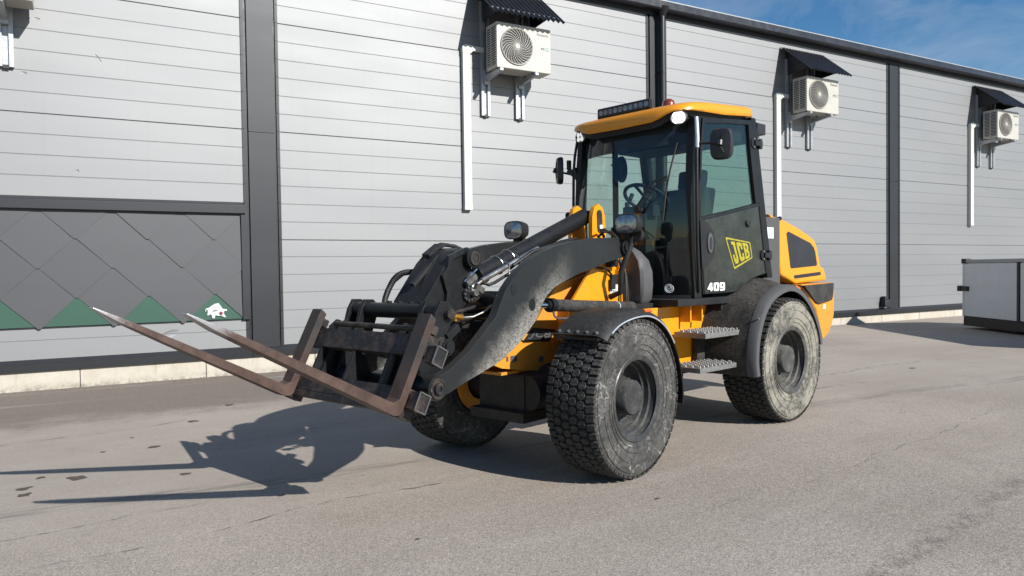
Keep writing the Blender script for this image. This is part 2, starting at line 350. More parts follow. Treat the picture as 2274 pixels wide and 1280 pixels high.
M_DGREASE = mat_dirty('axle_dark', (.018, .017, .016), (.12, .10, .08), .5, .55, 6, 40, up=.2)
M_BRASS = mat_plain('brass', (.55, .27, .04), .35, .8)
M_AMBER = mat_plain('amber_lens', (.75, .13, .01), .25, var=.15, coat=.5)
M_BEACON = mat_plain('beacon_amber', (.20, .035, .015), .2, var=.1, coat=.6)
M_LENS = mat_plain('lamp_lens', (.36, .37, .39), .12, .75, var=.45, scale=22)
M_LED = mat_plain('led_lit', (.9, .9, .9), .3, emit=(1.0, 1.0, .97), es=5.0)
M_LED2 = mat_plain('led_lit_far', (.9, .9, .9), .3, emit=(1.0, 1.0, .97), es=.45)
M_LEDG = mat_plain('lamp_lit_lens', (.8, .8, .8), .2, emit=(1, 1, .96), es=.30)
M_LEDOFF = mat_plain('led_off', (.34, .35, .37), .2, .8, var=.5, scale=30)
M_MIRB = mat_plain('mirror_back', (.020, .021, .023), .45, var=.2)
M_STEP = mat_plain('step_steel', (.25, .25, .24), .5, .4, var=.3, scale=30)
M_TRIM = mat_plain('silver_trim', (.82, .83, .84), .25, .6, var=.1)
M_DECY = mat_plain('decal_yellow', (.42, .36, .02), .5, var=.3, scale=30)
M_DECW = mat_plain('decal_white', (.85, .85, .84), .5, var=.08)
M_DECB = mat_plain('decal_blue', (.05, .10, .15), .5); M_DECK = mat_plain('decal_black', (.015, .015, .016), .5)
M_DECR = mat_plain('decal_red', (.6, .07, .02), .5)
M_GLASS = mat_glass('cab_glass_green', (.82, .91, .87), .008)
M_GLASSD = mat_glass('door_glass_green', (.64, .76, .71), .006)
M_WIND = mat_glass('windscreen_glass', (.83, .89, .88), .006)

def m_fork():
    t = NT('fork_steel'); x, y, z = t.sep()
    n = t.noise(7, 6, .7); f = t.ramp(n, .3, .7); fine = t.noise(60, 4, .7, vec=t.mapv((.25, 1, .25)))
    c = t.mix(f, (.048, .028, .022), (.105, .064, .050)); c = t.mix(t.ramp(fine, .5, .8, 0, .5), c, (.05, .035, .03))
    tip = t.math('MULTIPLY', t.ramp(t.math('ADD', x, t.math('MULTIPLY', n, .35)), 2.86, 3.06), .8)
    shank = t.math('MULTIPLY', t.ramp(z, .78, 1.05), t.ramp(x, 1.95, 1.85)); c = t.mix(t.math('MULTIPLY', shank, t.ramp(n, .35, .6)), c, (.035, .034, .033))
    c = t.mix(tip, c, (.42, .42, .43))
    return t.done(t.pbsdf(c, t.mix_rough(tip) if False else t.math('SUBTRACT', .58, t.math('MULTIPLY', tip, .25)), t.math('ADD', .25, t.math('MULTIPLY', tip, .65)), .5, t.bump(fine, .25, .004)))
M_FORK = m_fork()
def m_carr():
    t = NT('carriage_steel'); n = t.noise(9, 6, .75); f = t.noise(45, 4, .75)
    c = t.mix(t.ramp(n, .45, .62), (.013, .013, .0145), (.06, .042, .034)); c = t.mix(t.ramp(f, .58, .75, 0, .6), c, (.20, .18, .16))
    return t.done(t.pbsdf(c, .5, .2, .5, t.bump(f, .25, .004)))
M_CARR = m_carr()
def m_tyre(name, web, mud, side, mudc):
    """rubber; sidewalls carry a web of pale scratches and dried mud"""
    t = NT(name); x, y, z = t.sep()
    n = t.noise(3.2, 5, .65); n2 = t.noise(22, 5, .7)
    wv = t.n('ShaderNodeVectorMath'); wv.operation = 'ADD'; nz = t.n('ShaderNodeTexNoise'); nz.inputs['Scale'].default_value = 5.0; t.set(nz.inputs['Vector'], t.co())
    sc_ = t.n('ShaderNodeVectorMath'); sc_.operation = 'SCALE'; t.set(sc_.inputs[0], nz.outputs['Color']); sc_.inputs['Scale'].default_value = .35
    t.set(wv.inputs[0], t.co()); t.set(wv.inputs[1], sc_.outputs[0])
    def lines(scale, w, st):
        return t.ramp(t.vor(scale, vec=t.mapv(st, vec=wv.outputs[0])), w, w*.25)
    l = t.math('MAXIMUM', t.math('MULTIPLY', lines(7, .022, (1, .2, 1)), t.ramp(n, .42, .6)), t.math('MULTIPLY', lines(19, .040, (1, .2, 1)), t.ramp(t.noise(4.5, 4), .45, .62)))
    l = t.math('MULTIPLY', t.math('MULTIPLY', l, t.ramp(n2, .3, .6)), web)
    m = t.math('MULTIPLY', t.ramp(t.math('ADD', t.math('MULTIPLY', n, .6), t.math('MULTIPLY', n2, .4)), .36, .60), mud)
    c = t.mix(t.ramp(n2, .3, .7), (.020, .020, .020), (.042, .041, .039))
    c = t.mix(m, c, mudc); c = t.mix(l, c, (.36, .35, .32))
    if side: pass
    return t.done(t.pbsdf(c, .8, 0, .35, t.bump(t.math('ADD', n2, t.math('MULTIPLY', l, .5)), .25, .004)))
M_TYF = m_tyre('tyre_side_front', .68, .50, True, (.115, .11, .10)); M_TYR = m_tyre('tyre_side_rear', .70, .92, True, (.27, .25, .205))
def sipes(t):
    x, y, z = t.sep(); an = t.math('ARCTAN2', t.math('SUBTRACT', z, .555), x); zig = t.math('MULTIPLY', t.math('ABSOLUTE', t.math('SUBTRACT', t.math('FRACT', t.math('MULTIPLY', y, 32)), .5)), .9)
    f = t.math('FRACT', t.math('ADD', t.math('MULTIPLY', an, 56*2/6.28319), zig)); return t.math('MULTIPLY', t.ramp(t.math('ABSOLUTE', t.math('SUBTRACT', f, .5)), .16, .06), -.6)
M_TREAD = mat_dirty('tyre_tread', (.014, .014, .0145), (.105, .10, .09), .75, .75, 8, 40, up=.12, bump=.3, mask=sipes, lo=.1, hi=.5)
M_TREADR = mat_dirty('tyre_tread_rear', (.022, .022, .022), (.15, .135, .11), .35, .8, 8, 40, up=.1, bump=.3)
M_RIM = mat_dirty('rim_black', (.030, .031, .033), (.22, .21, .185), .35, .32, 9, 40, up=.28, bump=.05)
M_RIMR = mat_dirty('rim_black_muddy', (.045, .045, .044), (.24, .225, .19), .65, .42, 9, 40, up=.4, bump=.05)
M_TRAIL = mat_dirty('trailer_white', (.72, .73, .74), (.30, .28, .24), .25, .45, 3, 30, up=0, bump=.02)
M_TRCH = mat_plain('trailer_chassis', (.045, .036, .033), .7, var=.4)
M_TRGR = mat_plain('trailer_grey', (.36, .37, .37), .5, .2, var=.1)

# ------------------------------------------------------------------ ground
def gz(x):
    t = min(1, max(0, (x-2.95)/2.05)); return .06*t*t*(3-2*t)
xs = [-400, -60, 0, 2.9] + [2.95+2.05*i/24 for i in range(25)] + [5.1, 60, 400]
g = MB()
for i, x in enumerate(xs): g.v += [(x, -400, gz(x)), (x, 0, gz(x)), (x, 30, gz(x)), (x, 400, gz(x))]
for i in range(len(xs)-1):
    for k in range(3): g.f.append((i*4+k, i*4+4+k, i*4+5+k, i*4+1+k))
ground = struct('ground', g, M_GROUND, smooth=30)
def crack(pts, w):
    m = MB(); P = []
    for a, b in zip(pts[:-1], pts[1:]):
        L = math.dist(a, b); n = max(2, int(L/.035))
        for i in range(n): P.append((a[0]+(b[0]-a[0])*i/n, a[1]+(b[1]-a[1])*i/n))
    P.append(pts[-1]); T = []; Bm = []
    for i, (x, y) in enumerate(P):
        e = min(1, i/5, (len(P)-1-i)/5); wob = .035*(noise.noise((x*3, y*3, 1))+.6*noise.noise((x*11, y*11, 4)))
        ww = w*.7*e*max(.05, .35+1.3*noise.noise((x*9, y*9, 2))+.7*noise.noise((x*31, y*31, 6)))
        T.append((x, y+wob+ww, gz(x)+.0035)); Bm.append((x, y+wob-ww, gz(x)+.0035))
    n = len(P); m.add(T+Bm, [(i, i+1, n+i+1, n+i) for i in range(n-1)])
    o = part('crack', m, M_CRACK, ground, smooth=0); return o
for pts, w_ in (([(-.9, 4.86), (-.469, 4.89), (-.195, 4.9), (.196, 4.972), (.473, 4.998), (.8, 5.03)], .0055),
              ([(.5, 4.38), (.624, 4.407), (1.009, 4.561), (1.361, 4.62), (1.769, 4.6), (2.087, 4.60), (2.307, 4.6)], .0055),
              ([(-.3, 4.33), (.042, 4.348), (.21, 4.354), (.36, 4.37)], .007), ([(-.9, 7.62), (-.3, 7.70), (.44, 7.769), (.821, 8.0)], .007),
              ([(2.9, 3.22), (3.051, 3.232), (3.432, 3.241), (3.714, 3.28)], .003), ([(3.9, 3.21), (4.075, 3.225), (4.554, 3.236), (5.091, 3.394), (5.899, 3.463), (7.521, 3.829)], .0035),
              ([(.9, 6.6), (1.345, 6.727), (2.241, 6.95), (3.274, 7.102), (5, 7.4)], .009), ([(6.6, 6.2), (8, 6.1), (9.4, 6.3), (11, 6.2)], .010), ([(8, 7.6), (9.6, 7.5), (11.2, 7.8)], .011), ([(6.9, 5.5), (7.6, 5.52), (8.1, 5.49)], .008)):
    crack(pts, w_)
for (x, y, a, b) in ((.844, 7.85, .05, .045), (.429, 6.866, .045, .035), (-.125, 6.122, .06, .055), (-.428, 6.006, .055, .04), (-.416, 5.832, .045, .04), (-.35, 6.266, .035, .03), (.564, 5.807, .035, .03), (.282, 7.359, .014, .02), (.05, 6.9, .02, .02), (1.05, 4.9, .022, .02), (1.5, 3.7, .014, .012), (3.05, 3.55, .016, .012), (1.3, 8.6, .04, .05), (9.5, 5.9, .05, .04)):
    n = 22; m = MB(); q = rnd.random()*50
    m.add([(x+a*math.cos(6.283*i/n)*(1+.9*noise.noise((q+math.cos(6.283*i/n), math.sin(6.283*i/n), 3))), y+b*math.sin(6.283*i/n)*(1+.9*noise.noise((q+math.cos(6.283*i/n), math.sin(6.283*i/n), 3))), gz(x)+.003) for i in range(n)], [tuple(range(n))])
    part('oil_spot', m, M_SPOT, ground, smooth=0)

m = MB()
for i in range(900):
    if i < 620: x = rnd.uniform(-1.5, 16); y = D-.03-abs(rnd.gauss(0, .16)); r_ = rnd.uniform(.004, .014)
    else: x = rnd.uniform(-1, 12); y = rnd.uniform(2.2, 10.5); r_ = rnd.uniform(.002, .007)
    z_ = gz(x)+r_*.3; q = [rnd.uniform(.6, 1.3) for _ in range(6)]; an = rnd.random()*6.28; ca, sa = math.cos(an)*r_, math.sin(an)*r_
    m.add([(x+ca*q[0], y+sa*q[0], z_), (x-sa*q[1], y+ca*q[1], z_), (x-ca*q[2], y-sa*q[2], z_), (x+sa*q[3], y-ca*q[3], z_), (x, y, z_+r_*.7*q[4]), (x, y, z_-r_*.5)], [(0, 1, 4), (1, 2, 4), (2, 3, 4), (3, 0, 4), (1, 0, 5), (2, 1, 5), (3, 2, 5), (0, 3, 5)])
gv = link('gravel', m.mesh('gravel', mat_plain('gravel_grey', (.26, .23, .20), .9, var=.6, scale=60), smooth=0)); tag(gv, 'loose grit along the foot of the wall and over the yard', 'gravel'); gv['kind'] = 'stuff'
# ------------------------------------------------------------------ warehouse
WH = thing('warehouse', frame(8, D+6, 0, 0), 'long low warehouse clad in silver metal panels with dark grey pilasters and black gutter', 'building')
I4 = Matrix()
BAYS = [(-9.0, 1.938), (2.439, 9.379), (9.86, 16.855), (17.358, 24.33), (24.83, 33.0)]
ZJ = [.37, 1.935, 3.512, 5.09, 6.42]
b_ = MB(); b_.box(-9, 40, D+.06, D+16, 0.02, 6.42); part('core_wall', b_, M_DARK, WH, I4, smooth=0)
for (x0, x1) in BAYS:
    for k in range(4):
        z0, z1 = ZJ[k]+.0025, ZJ[k+1]-.0025; n = 6 if k < 3 else 5
        prof = [(D+.055, z0), (D+.006, z0), (D, z0+.006)]
        zs = [ZJ[k]+.2629*i for i in range(1, 6) if ZJ[k]+.2629*i < z1-.03]
        for z_ in zs: prof += [(D, z_-.006), (D+.0055, z_-.001), (D+.0055, z_+.001), (D, z_+.006)]
        prof += [(D, z1-.006), (D+.006, z1), (D+.055, z1)]
        m = MB(); m.prismx(prof, x0+.002, x1-.002); part('panel', m, M_PANEL, WH, I4, smooth=0)
def pil(x0, x1, fl, pipe=False):
    m = MB(); m.box(x0-.012, x0+fl, D-.014, D+.05, .24, 6.42); m.box(x1-fl, x1+.012, D-.014, D+.05, .24, 6.42)
    o = part('pilaster', m, M_DARK, WH, I4, bevel=.003)
    m = MB(); m.box(x0+fl, x1-fl, D+.012, D+.05, .24, 6.42); part('shadow_gap', m, M_BLACK, o, I4, smooth=0)
    a, c = x0+fl+.042, x1-fl-.03
    m = MB()
    for k in range(23):
        for xx in (x0+.010, x1-.010): m.cyl((xx, D-.013, .64+.2629*k*.998), (xx, D-.021, .64+.2629*k*.998), .011, .008, n=8)
    part('flange_screws', m, M_BLACK, o, I4, kind='stuff')
    for (z0, z1) in ((.33, 3.477), (3.482, 6.42)):
        m = MB(); m.box(a, c, D-.022, D+.03, z0, z1); part('cover_plate', m, M_DARK, o, I4, bevel=.004)
    return o
pil(1.938, 2.439, .03); pil(9.379, 9.86, .03); pil(16.855, 17.358, .05); pil(24.33, 24.83, .05)
for x in (9.665, 32.1):
    m = MB(); m.cyl((x, D-.13, .3), (x, D-.13, 6.30), .062, n=20); m.cyl((x, D-.13, 6.28), (x, D-.16, 6.46), .062, .12, n=20)
    o = part('downpipe', m, M_BLACK, WH, I4, smooth=50)
    m = MB()
    for z_ in (1.2, 3.2, 5.2): m.cyl((x, D-.13, z_), (x, D-.13, z_+.03), .068, n=20); m.box(x-.012, x+.012, D-.10, D, z_, z_+.03)
    part('pipe_bracket', m, M_BLACK, o, I4)
# kick rail with its sloping flashing, plinth blocks
for (x0, x1) in ((-9, 2.0), (2.002, 9.4), (9.402, 16.87), (16.872, 24.3), (24.302, 33)):
    m = MB(); m.prismx([(D+.04, .245), (D-.058, .245), (D-.060, .338), (D+.04, .338)], x0, x1-.003); kr = part('kick_rail', m, M_KICK, WH, I4, bevel=.002)
    m = MB(); m.prismx([(D+.03, .340), (D-.062, .340), (D-.052, .350), (D-.004, .393), (D+.03, .393)], x0, x1-.003); part('flashing', m, M_DARK, kr, I4, bevel=.002)
for i in range(-5, 22):
    x0 = -.153+1.526*i
    m = MB(); m.box(x0+.005, x0+1.521, D-.018, D+.05, -.15, .27); part('plinth_block', m, M_PLINTH, WH, I4, bevel=.004)
m = MB(); m.box(-9, 33, D+.004, D+.05, -.15, .26); part('plinth_joint', m, M_GREY, WH, I4, smooth=0)
# eaves: fascia, gutter, roof sheet
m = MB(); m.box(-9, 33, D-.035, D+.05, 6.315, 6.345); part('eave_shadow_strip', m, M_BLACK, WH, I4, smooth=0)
m = MB(); m.box(-9, 33, D-.03, D+.05, 6.345, 6.50); part('fascia', m, M_DARK, WH, I4, smooth=0)
m = MB(); pr = [(D-.04, 6.60), (D-.04, 6.41), (D-.06, 6.385), (D-.20, 6.385), (D-.225, 6.41), (D-.225, 6.535), (D-.215, 6.545), (D-.205, 6.535), (D-.205, 6.42), (D-.06, 6.42), (D-.06, 6.60)]
m.prismx(pr, -9, 33); part('gutter', m, M_CANOPY, WH, I4, smooth=0)
m = MB(); m.prismx([(D-.17, 6.545), (D-.17, 6.585), (D+8, 7.17), (D+8, 7.13)], -9, 33); part('roof_sheet', m, M_TRGR, WH, I4, smooth=0)
# shingle field
def clip(poly, ax, lim, keep_less):
    out = []
    for i in range(len(poly)):
        a, b = poly[i], poly[(i+1) % len(poly)]; ia = (a[ax] <= lim) == keep_less; ib = (b[ax] <= lim) == keep_less
        if ia: out.append(a)
        if ia != ib:
            t = (lim-a[ax])/(b[ax]-a[ax]); out.append((a[0]+(b[0]-a[0])*t, a[1]+(b[1]-a[1])*t))
    return out
m = MB(); m.box(-9, 1.90, D-.012, D+.01, .80, 2.31); SF = part('shingle_field', m, M_BLACK, WH, I4, smooth=0)
HW, HH = .4195, .3855
def shingle(cx, cz, mat, zlo=None):
    e = .010
    P = [(cx-.022, cz-HH+.006), (cx-.012, cz-HH-.002), (cx+.012, cz-HH-.002), (cx+.022, cz-HH+.006), (cx+HW-e, cz), (cx+.03, cz+HH-e), (cx-.03, cz+HH-e), (cx-HW+e, cz)]
    P = clip(clip(P, 0, 1.876, True), 1, 2.302, True)
    if zlo is not None: P = clip(P, 1, zlo, False)
    if len(P) < 3: return
    tx = rnd.uniform(-.016, .016)
    pr = lambda z: .016+.016*(1-(z-(cz-HH))/(2*HH))
    n = len(P); m = MB(); m.add([(x, D-pr(z)-.007+tx*(x-cx), z) for x, z in P]+[(x, D-pr(z)+.006+tx*(x-cx), z) for x, z in P], [tuple(range(n)), tuple(range(2*n-1, n-1, -1))]+[(i, i+n, (i+1) % n+n, (i+1) % n) for i in range(n)])
    return part('shingle', m, mat, SF, I4, smooth=0)
for k in range(-6, 4):
    for r_, z_ in enumerate((2.316, 1.932, 1.548, 1.164)):
        shingle((-.165 if r_ % 2 == 0 else -.583)+.839*k, z_, M_TILE)
    shingle(-.165+.839*k, .78, M_GREEN, .803)
m = MB(); m.prismx([(D, 2.298), (D-.085, 2.298), (D-.090, 2.304), (D-.090, 2.418), (D-.082, 2.43), (D-.01, 2.462), (D, 2.462)], -9, 1.934); part('rail', m, M_DARK, WH, I4, bevel=.002)
m = MB(); m.box(1.876, 1.975, D-.060, D, .79, 2.297); part('edge_trim', m, M_DARK, WH, I4, bevel=.003)
m = MB(); m.box(-9, 1.90, D-.016, D, .785, .803); part('drip_edge', m, M_BLACK, WH, I4, smooth=0)
# emblem of a bull on the last green shingle
bp = [(380, 400), (480, 330), (600, 260), (740, 235), (800, 320), (880, 440), (960, 455), (1030, 470), (1035, 520), (1000, 535), (960, 505), (930, 560), (910, 590), (1000, 745), (920, 745), (840, 690), (700, 690), (630, 660), (610, 700), (590, 770), (510, 770), (490, 660), (430, 620), (400, 655), (330, 655), (350, 560), (345, 460), (320, 445), (295, 480), (305, 535), (270, 510), (268, 450), (310, 405)]
ez = lambda x, y: (1.376+(x-268)*(.286/767), 1.037-(y-235)*(.213/535))
yo = D-.0455
m = MB(); q = [ez(*p) for p in bp]; m.add([(x, yo, z) for x, z in q], [tuple(range(len(q)-1, -1, -1))]); em = part('bull_emblem', m, M_WHITE, WH, I4, smooth=0)
m = MB(); q = circ(*ez(815, 605), .024, 18, ry=.026); m.add([(x, yo-.002, z) for x, z in q], [tuple(range(17, -1, -1))]); part('emblem_dot', m, M_RED, em, I4, smooth=0)
m = MB(); q = [ez(*p) for p in ((520, 530), (545, 550), (580, 520), (680, 515), (685, 485), (600, 478), (550, 495))]; m.add([(x, yo-.002, z) for x, z in q], [tuple(range(6, -1, -1))]); part('emblem_mark', m, M_GREY, em, I4, smooth=0)
# power socket box by the right pilaster
m = MB(); m.box(16.58, 16.78, D-.14, D-.001, .42, .60); m.box(16.60, 16.74, D-.12, D-.02, .60, .68)
sk = link('socket_box', m.mesh('socket_box', M_CASED, .01)); tag(sk, 'small black socket box on the wall base beside the trailer', 'socket box')

# ------------------------------------------------------------------ air conditioners, canopies, conduits
X0 = 5.80
AC = thing('air_conditioner', frame(X0+.52, D, 4.05, 0), 'white outdoor air conditioning unit on brackets above the loader forks, nearest whole one', 'air conditioner', 'air conditioners along the wall')
m = MB(); m.box(X0, X0+1.04, D-.55, D-.18, 4.74, 5.48); casing = part('casing', m, M_CASE, AC, I4, bevel=.018, seg=3)
fx, fz, fr_ = X0+.375, 5.115, .29
m = MB(); m.add([(x, D-.5545, z) for x, z in circ(fx, fz, fr_, 40)], [tuple(range(39, -1, -1))]); fan = part('fan_opening', m, M_CASED, AC, I4, smooth=0)  # flat black disc on the closed casing, inner shade put into its colour
m = MB()
P = [(fx+fr_*1.02*math.cos(a), D-.560, fz+fr_*1.02*math.sin(a)) for a in [2*math.pi*i/48 for i in range(49)]]; m.tube(P, .014, 6, cap=False)
for k in range(1, 9):
    r_ = fr_*(.18+.095*k); m.tube([(fx+r_*math.cos(a), D-.566, fz+r_*math.sin(a)) for a in [2*math.pi*i/32 for i in range(33)]], .0026, 3, cap=False)
for k in range(26):
    m.tube([(fx+fr_*(.14+.86*s)*math.cos(2*math.pi*k/26+1.0*s), D-.568, fz+fr_*(.14+.86*s)*math.sin(2*math.pi*k/26+1.0*s)) for s in [i/7 for i in range(8)]], .0062, 4, cap=False)
part('fan_grille', m, M_GRILLE, AC, I4)
m = MB(); m.cyl((fx, D-.555, fz), (fx, D-.580, fz), .046, .040, n=24); part('fan_hub', m, M_CASE, AC, I4)
m = MB(); m.add([(X0-.0015, y, z) for y, z in ((D-.51, 4.80), (D-.22, 4.80), (D-.22, 5.43), (D-.51, 5.43))], [(0, 1, 2, 3)]); part('side_opening', m, M_CASED, AC, I4, smooth=0)  # flat black sheet behind the slats, inner shade put into its colour
for k in range(17):
    m = MB(); z_ = 4.80+.0375*(k+.3); m.prismx([(D-.515, z_), (D-.215, z_), (D-.215, z_+.013), (D-.515, z_+.013)], X0-.010, X0-.003); part('side_slat', m, M_CASE, AC, I4, smooth=0)
m = MB(); m.box(X0-.012, X0-.003, D-.375, D-.355, 4.80, 5.43); part('side_rib', m, M_CASE, AC, I4, smooth=0)
mp = lambda ax, az, w_, h_: (lambda u, v: (ax+u*w_, D-.5520, az+v*h_))
part('maker_name', text_mb('Panasonic', 1, .012, 0, mp(X0+.765, 5.345, .225, .05)), M_LOGOK, AC, I4, smooth=0)
m = MB(); m.box(X0+.935, X0+1.0, D-.5525, D-.54, 5.115, 5.165); t_ = part('refrigerant_tag', m, M_LOGOG, AC, I4, smooth=0)
part('tag_letters', text_mb('R32', 1, .01, 0, lambda u, v: (X0+.942+u*.05, D-.5535, 5.126+v*.028)), M_DECW, t_, I4, smooth=0)
m = MB(); m.box(X0+.84, X0+.915, D-.5525, D-.54, 5.125, 5.133); m.box(X0+.845, X0+.87, D-.5525, D-.54, 5.14, 5.16); m.box(X0+.88, X0+.91, D-.5525, D-.54, 5.14, 5.158); part('small_print', m, M_LOGOK, AC, I4, smooth=0)
for k, (a, b) in enumerate(((-.03, .135), (.635, .805))):
    m = MB(); m.box(X0+a, X0+a+.05, D-.058, D-.001, 4.045, 5.95); m.box(X0+b-.05, X0+b, D-.058, D-.001, 4.045, 5.95); m.box(X0+a+.05, X0+b-.05, D-.018, D-.001, 4.045, 5.95)
    rl = part('wall_rail', m, M_STEEL, AC, I4, bevel=.003)
    m = MB(); m.box(X0+a+.052, X0+b-.052, D-.05, D-.019, 4.025, 4.07); part('rail_end_plug', m, M_CASED, rl, I4, smooth=0)
    m = MB(); m.prismx([(D-.03, 4.60), (D-.62, 4.675), (D-.62, 4.715), (D-.03, 4.715)], X0+a+.055, X0+b-.055); m.box(X0+a+.04, X0+b-.04, D-.10, D-.03, 4.56, 4.80)
    br = part('support_arm', m, M_STEEL, AC, I4, bevel=.003)
    m = MB()
    for y_ in (D-.50, D-.23): m.cyl((X0+(a+b)/2, y_, 4.71), (X0+(a+b)/2, y_, 4.745), .026, n=12)
    part('rubber_foot', m, M_CASED, br, I4)
CA = thing('rain_canopy', frame(X0+.5, D, 5.5, 0), 'black corrugated rain canopy cut off by the top edge, above the nearest whole air conditioner', 'canopy', 'canopies above the air conditioners')
rows = []
for (y_, z_) in ((D-.015, 6.185), (D-.39, 5.872), (D-.775, 5.55)):
    row = []
    for i in range(57):
        u = i/56; ph = (u*14) % 1; hh = .016*(1 if ph < .42 else (-1 if ph > .55 else 1-2*(ph-.42)/.13)); row.append((X0-.185+1.365*u, y_-hh*.5, z_+hh))
    rows.append(row)
m = MB(); m.sheet(rows, .004); part('corrugated_sheet', m, M_CANOPY, CA, I4, smooth=0)
for x_ in (X0+.0, X0+.95):
    m = MB(); m.prismx([(D-.01, 6.15), (D-.60, 5.665), (D-.58, 5.635), (D-.05, 5.60), (D-.01, 5.60)], x_, x_+.012); part('side_cheek', m, M_DARK, CA, I4, smooth=0)
m = MB(); m.beam((X0-.15, D-.62, 5.655), (X0+1.15, D-.62, 5.655), .04, .03); part('front_batten', m, M_CANOPY, CA, I4)
CT = thing('pipe_conduit', frame(X0-.31, D, 2.46, 0), 'white square pipe conduit running down the wall left of the loader cab', 'conduit', 'white conduits below the air conditioners')
cx0, cx1 = X0-.385, X0-.245
m = MB(); m.box(cx0, cx1, D-.085, D-.002, 2.47, 5.06); part('vertical_run', m, M_TRUNK, CT, I4, bevel=.012, seg=3)
m = MB(); m.prism([(cx0-.006, 5.04), (cx1+.006, 5.04), (cx1+.05, 5.085), (cx1+.05, 5.185), (cx0+.04, 5.185), (cx0-.006, 5.14)], D-.092, D-.002); part('elbow', m, M_TRUNK, CT, I4, bevel=.01)
m = MB(); m.box(cx1+.03, X0+.02, D-.080, D-.002, 5.092, 5.178); part('horizontal_run', m, M_TRUNK, CT, I4, bevel=.01)
m = MB(); m.box(cx0-.004, cx1+.004, D-.09, D-.002, 2.45, 2.52); part('end_cap', m, M_TRUNK, CT, I4, bevel=.012)
for dx, la, lb, lc in ((7.485, 'white outdoor air conditioning unit on brackets just right of the loader cab', 'black corrugated rain canopy above the air conditioner right of the cab', 'white square pipe conduit rising behind the yellow engine hood'),
                     (14.94, 'white outdoor air conditioning unit farthest right, near the trailer', 'black corrugated rain canopy farthest right, above the air conditioner near the trailer', 'white square pipe conduit ending above the white trailer'),
                     (-7.37, 'white outdoor air conditioning unit cut off at the top left corner', None, None)):
    for src, lab in ((AC, la), (CA, lb), (CT, lc)):
        if lab: copy_tree(src, None, Vector((dx, 0, 0)))['label'] = lab

# ------------------------------------------------------------------ trailer at the right edge
TR = frame(16.30, 9.0, gz(16), -120.0)               # x runs along its side towards the camera
T = thing('trailer', TR, 'low white box trailer parked in its own shade at the right edge', 'trailer')
Ln = 5.2
m = MB(); m.box(.06, Ln, .03, 2.0, .26, 1.40); part('core_box', m, M_TRAIL, T, TR)
for i in range(3):
    a = .05+1.72*i
    m = MB(); m.box(a+.045 if i else a, a+1.675, -.005, .035, .27, 1.385); part('side_panel', m, M_TRAIL, T, TR, bevel=.004)
    m = MB(); m.box(a+1.68, a+1.755, -.02, .06, .25, 1.40); part('side_post', m, M_TRCH, T, TR, bevel=.006)
m = MB(); m.box(0, .05, -.015, 2.03, .25, 1.42); part('end_board', m, M_TRAIL, T, TR, bevel=.005)
m = MB(); m.box(0.1, Ln, -.02, .06, 1.40, 1.47); part('top_rail', m, M_TRGR, T, TR, bevel=.01)
m = MB(); m.box(-.02, .13, -.03, .10, 1.385, 1.49); part('corner_cap', m, M_TRCH, T, TR, bevel=.01)
m = MB(); m.box(-.10, .22, -.045, .0, .80, .90); m.box(-.12, -.02, -.06, .08, .79, .91); part('latch', m, M_TRCH, T, TR, bevel=.008)
m = MB(); m.box(.02, Ln, 0.0, .12, .06, .25); m.box(.02, .14, 0, 2.0, .06, .25); m.box(.02, Ln, 1.88, 2.0, .06, .25); part('chassis', m, M_TRCH, T, TR, bevel=.01)
m = MB(); m.box(.8, 1.55, .1, .3, .02, .20); part('mud_guard', m, M_TRCH, T, TR)
for y_ in (.2, 1.65):
    m = MB(); m.lathe([(y_, .12), (y_, .27), (y_+.03, .30), (y_+.17, .30), (y_+.2, .27), (y_+.2, .12)], 2.5, .30, 32); part('wheel', m, M_TREADR, T, TR)

# ------------------------------------------------------------------ wheel loader
FF = frame(2.93496593, 4.85078746, 0, -161.0)         # front frame: origin under the front axle, x forward, y to its left
RF = frame(5.19054601, 5.37990786, .06, -167.0)       # rear frame: origin under the rear axle
L = thing('wheel_loader', frame(4.06, 5.11, .03, -164.0), 'yellow articulated wheel loader with black lift arms, glazed cab and rusty pallet forks', 'wheel loader')
def sym(fn):
    for s in (1, -1): fn(s)
def py(y0, y1, s): return (min(s*y0, s*y1), max(s*y0, s*y1))

# --- wheels
RT = .555
def blocks(s, yc):
    """staggered six-sided tread blocks with a zigzag sipe, five rows across"""
    m = MB(); N = 56; rows_ = 6; wd = .39; pw = wd/rows_
    for r_ in range(rows_):
        y0 = yc-wd/2+pw*(r_+.5)
        for k in range(N):
            a0 = 2*math.pi*(k+(.5 if r_ % 2 else 0)+.18*(r_-2)*s)/N; da = 2*math.pi/N
            hw = pw*.43; edge = r_ in (0, rows_-1)
            sh = [(-.44, -.30), (.0, -.44), (.44, -.30), (.44, .30), (.0, .44), (-.44, .30)]
            if edge: sh = [(-.5, -.34), (.44, -.40), (.44, .34), (-.5, .40)] if (r_ == 0) else [(-.44, -.40), (.5, -.34), (.5, .40), (-.44, .34)]
            P = []
            for (rad_, sc_) in ((RT-.019, 1.06), (RT-.0035, 1.0), (RT, .9)):
                for (u, v) in sh:
                    yy = y0+u*pw*.98*sc_; rr_ = rad_-(.012*abs((yy-yc)/(wd/2))**3); a = a0+v*da*1.02*sc_
                    P.append((rr_*math.cos(a), yy, RT+rr_*math.sin(a)))
            n = len(sh); F = [tuple(range(2*n, 3*n))]+[(i+q*n, (i+1) % n+q*n, (i+1) % n+(q+1)*n, i+(q+1)*n) for q in range(2) for i in range(n)]
            m.add(P, F)
    return m
